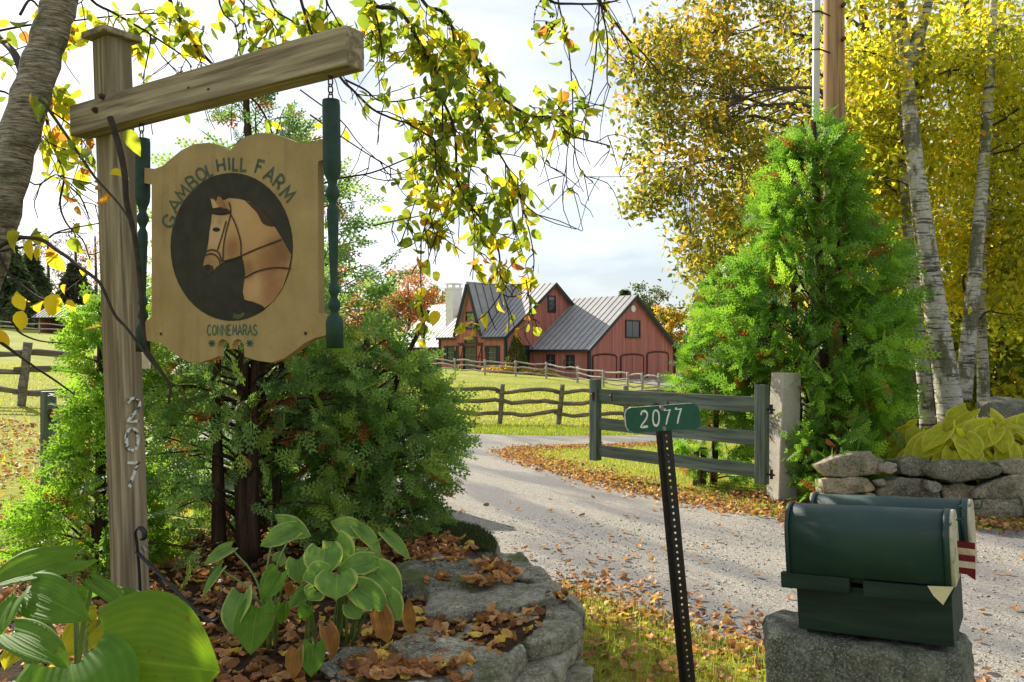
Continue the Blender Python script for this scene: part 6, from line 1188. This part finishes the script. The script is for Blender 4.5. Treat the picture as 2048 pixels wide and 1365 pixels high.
def hosta_auto(label, x, y, z, n, spread, Ls, mat, seed, h=.35):
    r_ = random.Random(seed); e = empty('hosta_plant', (x, y, z), label, 'plant', 'hostas above the fieldstone wall'); root = Vector((x, y, z))
    for k in range(n):
        a = r_.uniform(0, 6.283); q = r_.uniform(.15, 1) ** .7; d = Vector((math.cos(a), math.sin(a) * .75, 0)); b = root + d * spread * q * .7 + Vector((0, 0, h * (1.15 - .75 * q) * r_.uniform(.8, 1.15))); L = Ls * r_.uniform(.75, 1.2); t_ = b + d * L * .75 + Vector((r_.uniform(-.1, .1), r_.uniform(-.08, .02), -L * (.2 + .5 * q)))
        hosta_leaf(b, t_, L * r_.uniform(.62, .8), mat if r_.random() < .97 else 'hosta_var', e, face=(d.x * .5 + r_.uniform(-.2, .2), -.55, .75), r=.3 + .1 * r_.random(), nu=8, nv=8, seed=k); stalk(root, b, e, .007)
    return e
for i, (px, py, Y, n, s, L, mt, lb) in enumerate(((1905, 905, 9.35, 22, .52, .34, 'hosta_gold', 'golden hosta in the middle of the wall top, below the thick birch'), (2000, 900, 9.4, 22, .55, .36, 'hosta_gold', 'golden hosta on the wall nearest the right edge'), (1950, 870, 10.1, 20, .55, .36, 'hosta_gold', 'golden hosta in the back row by the boulder'), (1850, 880, 10.0, 16, .45, .36, 'hosta_gold', 'upright golden hosta in the back row below the scarred birch'), (1838, 908, 9.25, 15, .36, .25, 'hosta_var', 'white-edged green hosta at the arborvitae end of the wall'), (2070, 885, 9.8, 20, .5, .36, 'hosta_gold', 'golden hosta cut off by the right picture edge'))):
    p = W(px, py, Y); hosta_auto(lb, p.x, Y, b2z(p.x, Y) - .02, n + 8, s * 1.1, L * 1.15, mt, 200 + i, .52 if mt == 'hosta_gold' else .30)
# ------------------------------------------------------------------ grass, leaf litter, thyme
def blades(name, label, x, y, zf, h, w, seed, rb, mat='grass', lean=.45):
    r_ = np.random.RandomState(seed); n = len(x); T = np.array([(-.5, 0, 0), (.5, 0, 0), (.32, .12, .55), (-.32, .12, .55), (0, .42, 1)], float); Fc = np.array([(0, 1, 2), (0, 2, 3), (3, 2, 4)])
    az = r_.uniform(0, 6.283, n); xd = np.c_[np.cos(az), np.sin(az), np.zeros(n)]; zd = np.c_[np.zeros(n), np.zeros(n), np.ones(n)] + r_.normal(size=(n, 3)) * lean * np.array((1, 1, 0))
    sc3 = np.c_[w * r_.uniform(.7, 1.3, n), h * r_.uniform(.5, 1.2, n), h * r_.uniform(.5, 1.3, n)]
    v, f, at = scatter(T, Fc, np.c_[x, y, zf(x, y) - .004], rot_from(xd, zd), sc3, np.clip(rb + r_.normal(size=n) * .2, 0, 1)); return tag(mk(name, np_mesh(name, v, f, at), M_[mat]), label, kind='stuff')
def inside(poly, n, seed, excl=None):
    r_ = np.random.RandomState(seed); P = np.array(poly); out = np.zeros((0, 2))
    while len(out) < n:
        q = r_.uniform(P.min(0), P.max(0), (n * 2, 2)); k = in_poly(q[:, 0], q[:, 1], poly)
        for ex in (excl or []): k &= ~in_poly(q[:, 0], q[:, 1], ex)
        out = np.r_[out, q[k]]
    return out[:n, 0], out[:n, 1]
WALLP = [(p.x, p.y) for p in _path] + [(-3, 1.2), (-4.5, 3), (-3, 6.8)]
VERGE = [(.1, 5.6), (.45, 5.9), (.8, 5.55), (1.2, 5.05), (1.6, 4.6), (2.2, 4.1), (2.6, 3.2), (2.2, 2.4), (-.3, 2.2), (-.2, 2.9)]
BOP = [(.75, 2.9), (1.3, 2.45), (1.65, 2.75), (1.2, 3.25)]
x, y = inside(VERGE, 17000, 1, [WALLP, BOP]); blades('verge_grass', 'short yellow-green grass of the verge between wall and mailbox boulder', x, y, ground_np, .065, .0045, 2, .6)
PENP = curve2(PEN) + [(7, 19.5), (7.5, 13), (5, 10.5), (4.2, 9.5), (4.2, 9.0)]
x, y = inside(PENP, 34000, 3); blades('gate_grass', 'sunlit grass behind the open gate inside the drive bend', x, y, ground_np, .06, .009, 4, .55)
MEAD = [(-2.6, 22.8), (-1.2, 22.7), (4.9, 23.0), (8, 26.5), (12, 36), (13, 48), (5, 52), (-8, 52), (-5, 30)]
x, y = inside(MEAD, 30000, 5); blades('meadow_grass', 'cropped meadow grass between the rail fence and the barn', x, y, ground_np, .09, .03, 6, .6)
x, y = inside([(-1.6, 22.5), (5.5, 22.9), (7.5, 25.8), (-3, 25.8)], 16000, 15); blades('fence_grass', 'bright longer grass strip along the far edge of the drive', x, y, ground_np, .10, .014, 16, .4)
LEFT = [(-4.4, 6.6), (-4.9, 4), (-12, 4), (-22, 20), (-26, 45), (-10, 45), (-5, 24), (-6.6, 19), (-5.6, 14), (-4, 9.8)]
x, y = inside(LEFT, 32000, 7); blades('paddock_grass', 'sunlit paddock grass on the slope left of the cedars', x, y, ground_np, .075, .016, 8, .6)
x, y = inside([(3.4, 8.6), (4.2, 8.3), (6, 7.9), (6, 8.9), (4.2, 9.1)], 3500, 9); blades('wall_foot_grass', 'thin grass strip along the foot of the fieldstone wall', x, y, ground_np, .05, .008, 10, .35)
TH_ = [UZ(a, b, .5) for a, b in ((835, 1046), (900, 1040), (960, 1058), (994, 1084), (990, 1102), (930, 1098), (880, 1080))]; TP_ = [(p.x, p.y) for p in TH_]; tc = np.mean(np.array(TP_), 0)
x, y = inside(TP_, 7000, 11); blades('thyme_mat', 'dark creeping thyme mat spilling over the far end of the wall', x, y, lambda a, b: .485 + .025 * np.exp(-((a - tc[0]) ** 2 + (b - tc[1]) ** 2) / .12), .035, .007, 12, .4, 'moss_mat', .9)
def litter(name, label, x, y, zf, s, seed, rb=.45, lift=.3, sp_=.28):
    r_ = np.random.RandomState(seed); n = len(x); az = r_.uniform(0, 6.283, n); xd = np.c_[np.cos(az), np.sin(az), r_.normal(size=n) * .35]; zd = np.c_[np.zeros(n), np.zeros(n), np.ones(n)] + r_.normal(size=(n, 3)) * .5
    zd[:, 2] *= np.where(r_.uniform(size=n) < .35, -1, 1); k = s * r_.uniform(.6, 1.35, n)
    v, f, at = scatter(CURL_V, CURL_F, np.c_[x, y, zf(x, y) + k * lift * r_.uniform(.4, 1, n)], rot_from(xd, zd), k, np.clip(rb + r_.normal(size=n) * sp_, 0, 1)); return tag(mk(name, np_mesh(name, v, f, at), M_['dry_leaf']), label, kind='stuff')
x, y = inside([(a, b) for a, b in BED], 8200, 21); k = (x > -2.6) | (rng.uniform(size=len(x)) < .4); litter('bed_leaf_litter', 'thick brown leaf litter covering the planting bed', x[k], y[k], bed_np, .052, 22, .52)
def cap_leaves(px_pts, n, seed, z, s=.05):
    P = [UZ(a, b, z) for a, b in px_pts]; return inside([(p.x, p.y) for p in P], n, seed)
xs_l, ys_l, zs_l = [], [], []
for i, (pp, n, z) in enumerate((([(840,1075),(900,1070),(960,1100),(930,1130),(860,1140),(815,1110)], 170, .515), ([(940,1128),(1005,1120),(1040,1150),(1010,1170),(920,1168),(985,1150)], 75, .545), ([(850,1155),(900,1158),(890,1170),(850,1165)], 14, .53), ([(930,1236),(1010,1222),(1020,1236),(960,1250)], 14, .50), ([(690,1330),(760,1320),(860,1335),(940,1318),(960,1330),(860,1352),(720,1362)], 120, .475), ([(1080,1176),(1130,1196),(1125,1204),(1085,1186)], 8, .535))):
    x, y = cap_leaves(pp, n, 30 + i, z); xs_l.append(x); ys_l.append(y); zs_l.append(np.full(n, z))
xl, yl, zl = map(np.concatenate, (xs_l, ys_l, zs_l)); litter('wall_leaf_litter', 'drifts of crisp brown leaves lying on the wall slabs', xl, yl, lambda a, b: zl, .060, 40, .5)
x, y = inside(VERGE, 1150, 41, [WALLP, BOP]); litter('verge_leaf_litter', 'brown and yellow leaves scattered in the verge grass', x, y, lambda a, b: ground_np(a, b) + .02, .05, 42, .58)
r2 = np.random.RandomState(43); pe = np.array(densify(curve2(PEN), .05, closed=False)); k = r2.randint(0, len(pe) - 10, 5200); off = np.abs(r2.normal(size=5200)) * .42; cxy = np.array((4.5, 14.5)); dv = cxy - pe[k]; dv /= np.linalg.norm(dv, axis=1, keepdims=True); q = pe[k] + dv * (off[:, None] - .12) + r2.normal(size=(5200, 2)) * .16
litter('drive_edge_leaf_litter', 'band of rusty leaves along the grass edge of the drive', q[:, 0], q[:, 1], lambda a, b: ground_np(a, b) + .025, .052, 44, .5)
x, y = inside([(-4.3, 6.8), (-4.8, 4), (-9, 4), (-11, 12), (-9, 14.5), (-5.8, 13.5), (-4, 9.8)], 4200, 45); litter('lawn_leaf_litter', 'rusty leaves strewn on the lawn behind the bright arborvitae', x, y, lambda a, b: ground_np(a, b) + .02, .055, 46, .5)
x, y = inside([(3.0, 10.6), (4.6, 10.4), (4.6, 9.2), (3.3, 9.0), (2.6, 10.6)], 500, 47); litter('post_leaf_litter', 'dark leaves under the arborvitae round the granite post', x, y, lambda a, b: ground_np(a, b) + .02, .07, 48, .25)
# loose stones on the gravel, thickest along the ragged verge edge
PB_V = np.array([(1, 0, 0), (-.9, .1, 0), (.1, .8, .05), (0, -.85, 0), (.1, 0, .6), (0, .1, -.5)], float); PB_F = np.array([(0, 2, 4), (2, 1, 4), (1, 3, 4), (3, 0, 4), (2, 0, 5), (1, 2, 5), (3, 1, 5), (0, 3, 5)])
xa, ya = inside([(.2, 5.4), (.9, 5.3), (1.5, 4.6), (2.4, 4.0), (4.5, 2.5), (8, 3), (8, 7.4), (4.6, 8.0), (2.9, 8.7), (1.4, 11), (-.5, 11), (-1.6, 7.5), (-.5, 6.3)], 15000, 61, [WALLP]); ed = np.array(densify([(.15, 5.6), (.42, 5.98), (.745, 5.6), (1.12, 5.07), (1.42, 4.75), (2.1, 4.2), (2.6, 3.7)], .01, closed=False))
r4 = np.random.RandomState(62); kk = r4.randint(0, len(ed), 3000); eq = ed[kk] + r4.normal(size=(3000, 2)) * .07; xa = np.r_[xa, eq[:, 0]]; ya = np.r_[ya, eq[:, 1]]; n = len(xa)
M_['pebble'] = leafmat('loose_pebble', [(0, (.10, .098, .092)), (.5, (.27, .255, .225)), (1, (.46, .43, .37))], 0., .9)
az = r4.uniform(0, 6.283, n); v, f, at = scatter(PB_V, PB_F, np.c_[xa, ya, ground_np(xa, ya) + .008], rot_from(np.c_[np.cos(az), np.sin(az), r4.normal(size=n) * .3], np.c_[r4.normal(size=(n, 2)) * .4, np.ones(n)]), np.exp(r4.normal(size=n) * .45) * .0062, r4.uniform(size=n))
tag(mk('loose_gravel', np_mesh('loose_gravel', v, f, at, smooth=False), M_['pebble']), 'loose grey and buff stones on the driveway surface', kind='stuff')
x, y = eq[:900, 0] + r4.normal(size=900) * .05, eq[:900, 1] + r4.normal(size=900) * .05; blades('edge_grass', 'ragged grass tufts creeping onto the gravel edge', x, y, ground_np, .05, .005, 63, .5)
x, y = eq[900:1500, 0] + r4.normal(size=600) * .22 + .05, eq[900:1500, 1] + r4.normal(size=600) * .22 + .1; litter('gravel_edge_leaf_litter', 'crisp leaves gathered along the gravel edge by the wall', x, y, lambda a, b: ground_np(a, b) + .014, .05, 64, .5)
# single leaves one can count on the gravel
vl = []
for k in range(8): vv = CURL_V * np.array((1, 1, .6 + .1 * k)); vl.append(np_mesh('fallen_leaf', vv, CURL_F, {'rnd': np.full(len(vv), .15 + .1 * k)})); vl[-1].materials.append(M_['dry_leaf'])
r3 = np.random.RandomState(51); cnt = 0
while cnt < 190:
    px, py = r3.uniform(900, 2048), 900 + 465 * r3.uniform() ** 1.0; 
    if r3.uniform() < .45: px, py = r3.normal(1130, 110), r3.normal(1190, 60)
    if py < 890 or py > 1365: continue
    p = UZ(px, py, 0)
    for _ in range(3): p = UZ(px, py, gz(p.x, p.y))
    if not in_poly(np.array([p.x]), np.array([p.y]), DRIVE)[0] or in_poly(np.array([p.x]), np.array([p.y]), WALLP)[0]: continue
    s = r3.uniform(.04, .075); o = bpy.data.objects.new('fallen_leaf', vl[r3.randint(8)]); COL.objects.link(o); o.location = (p.x, p.y, p.z + .014 + s * .1); o.scale = (s, s, s); o.rotation_euler = (r3.normal() * .25, r3.normal() * .25, r3.uniform(0, 6.28)); cnt += 1
    tag(o, 'single dry brown leaf lying on the gravel drive', 'leaf', 'single fallen leaves on the gravel')
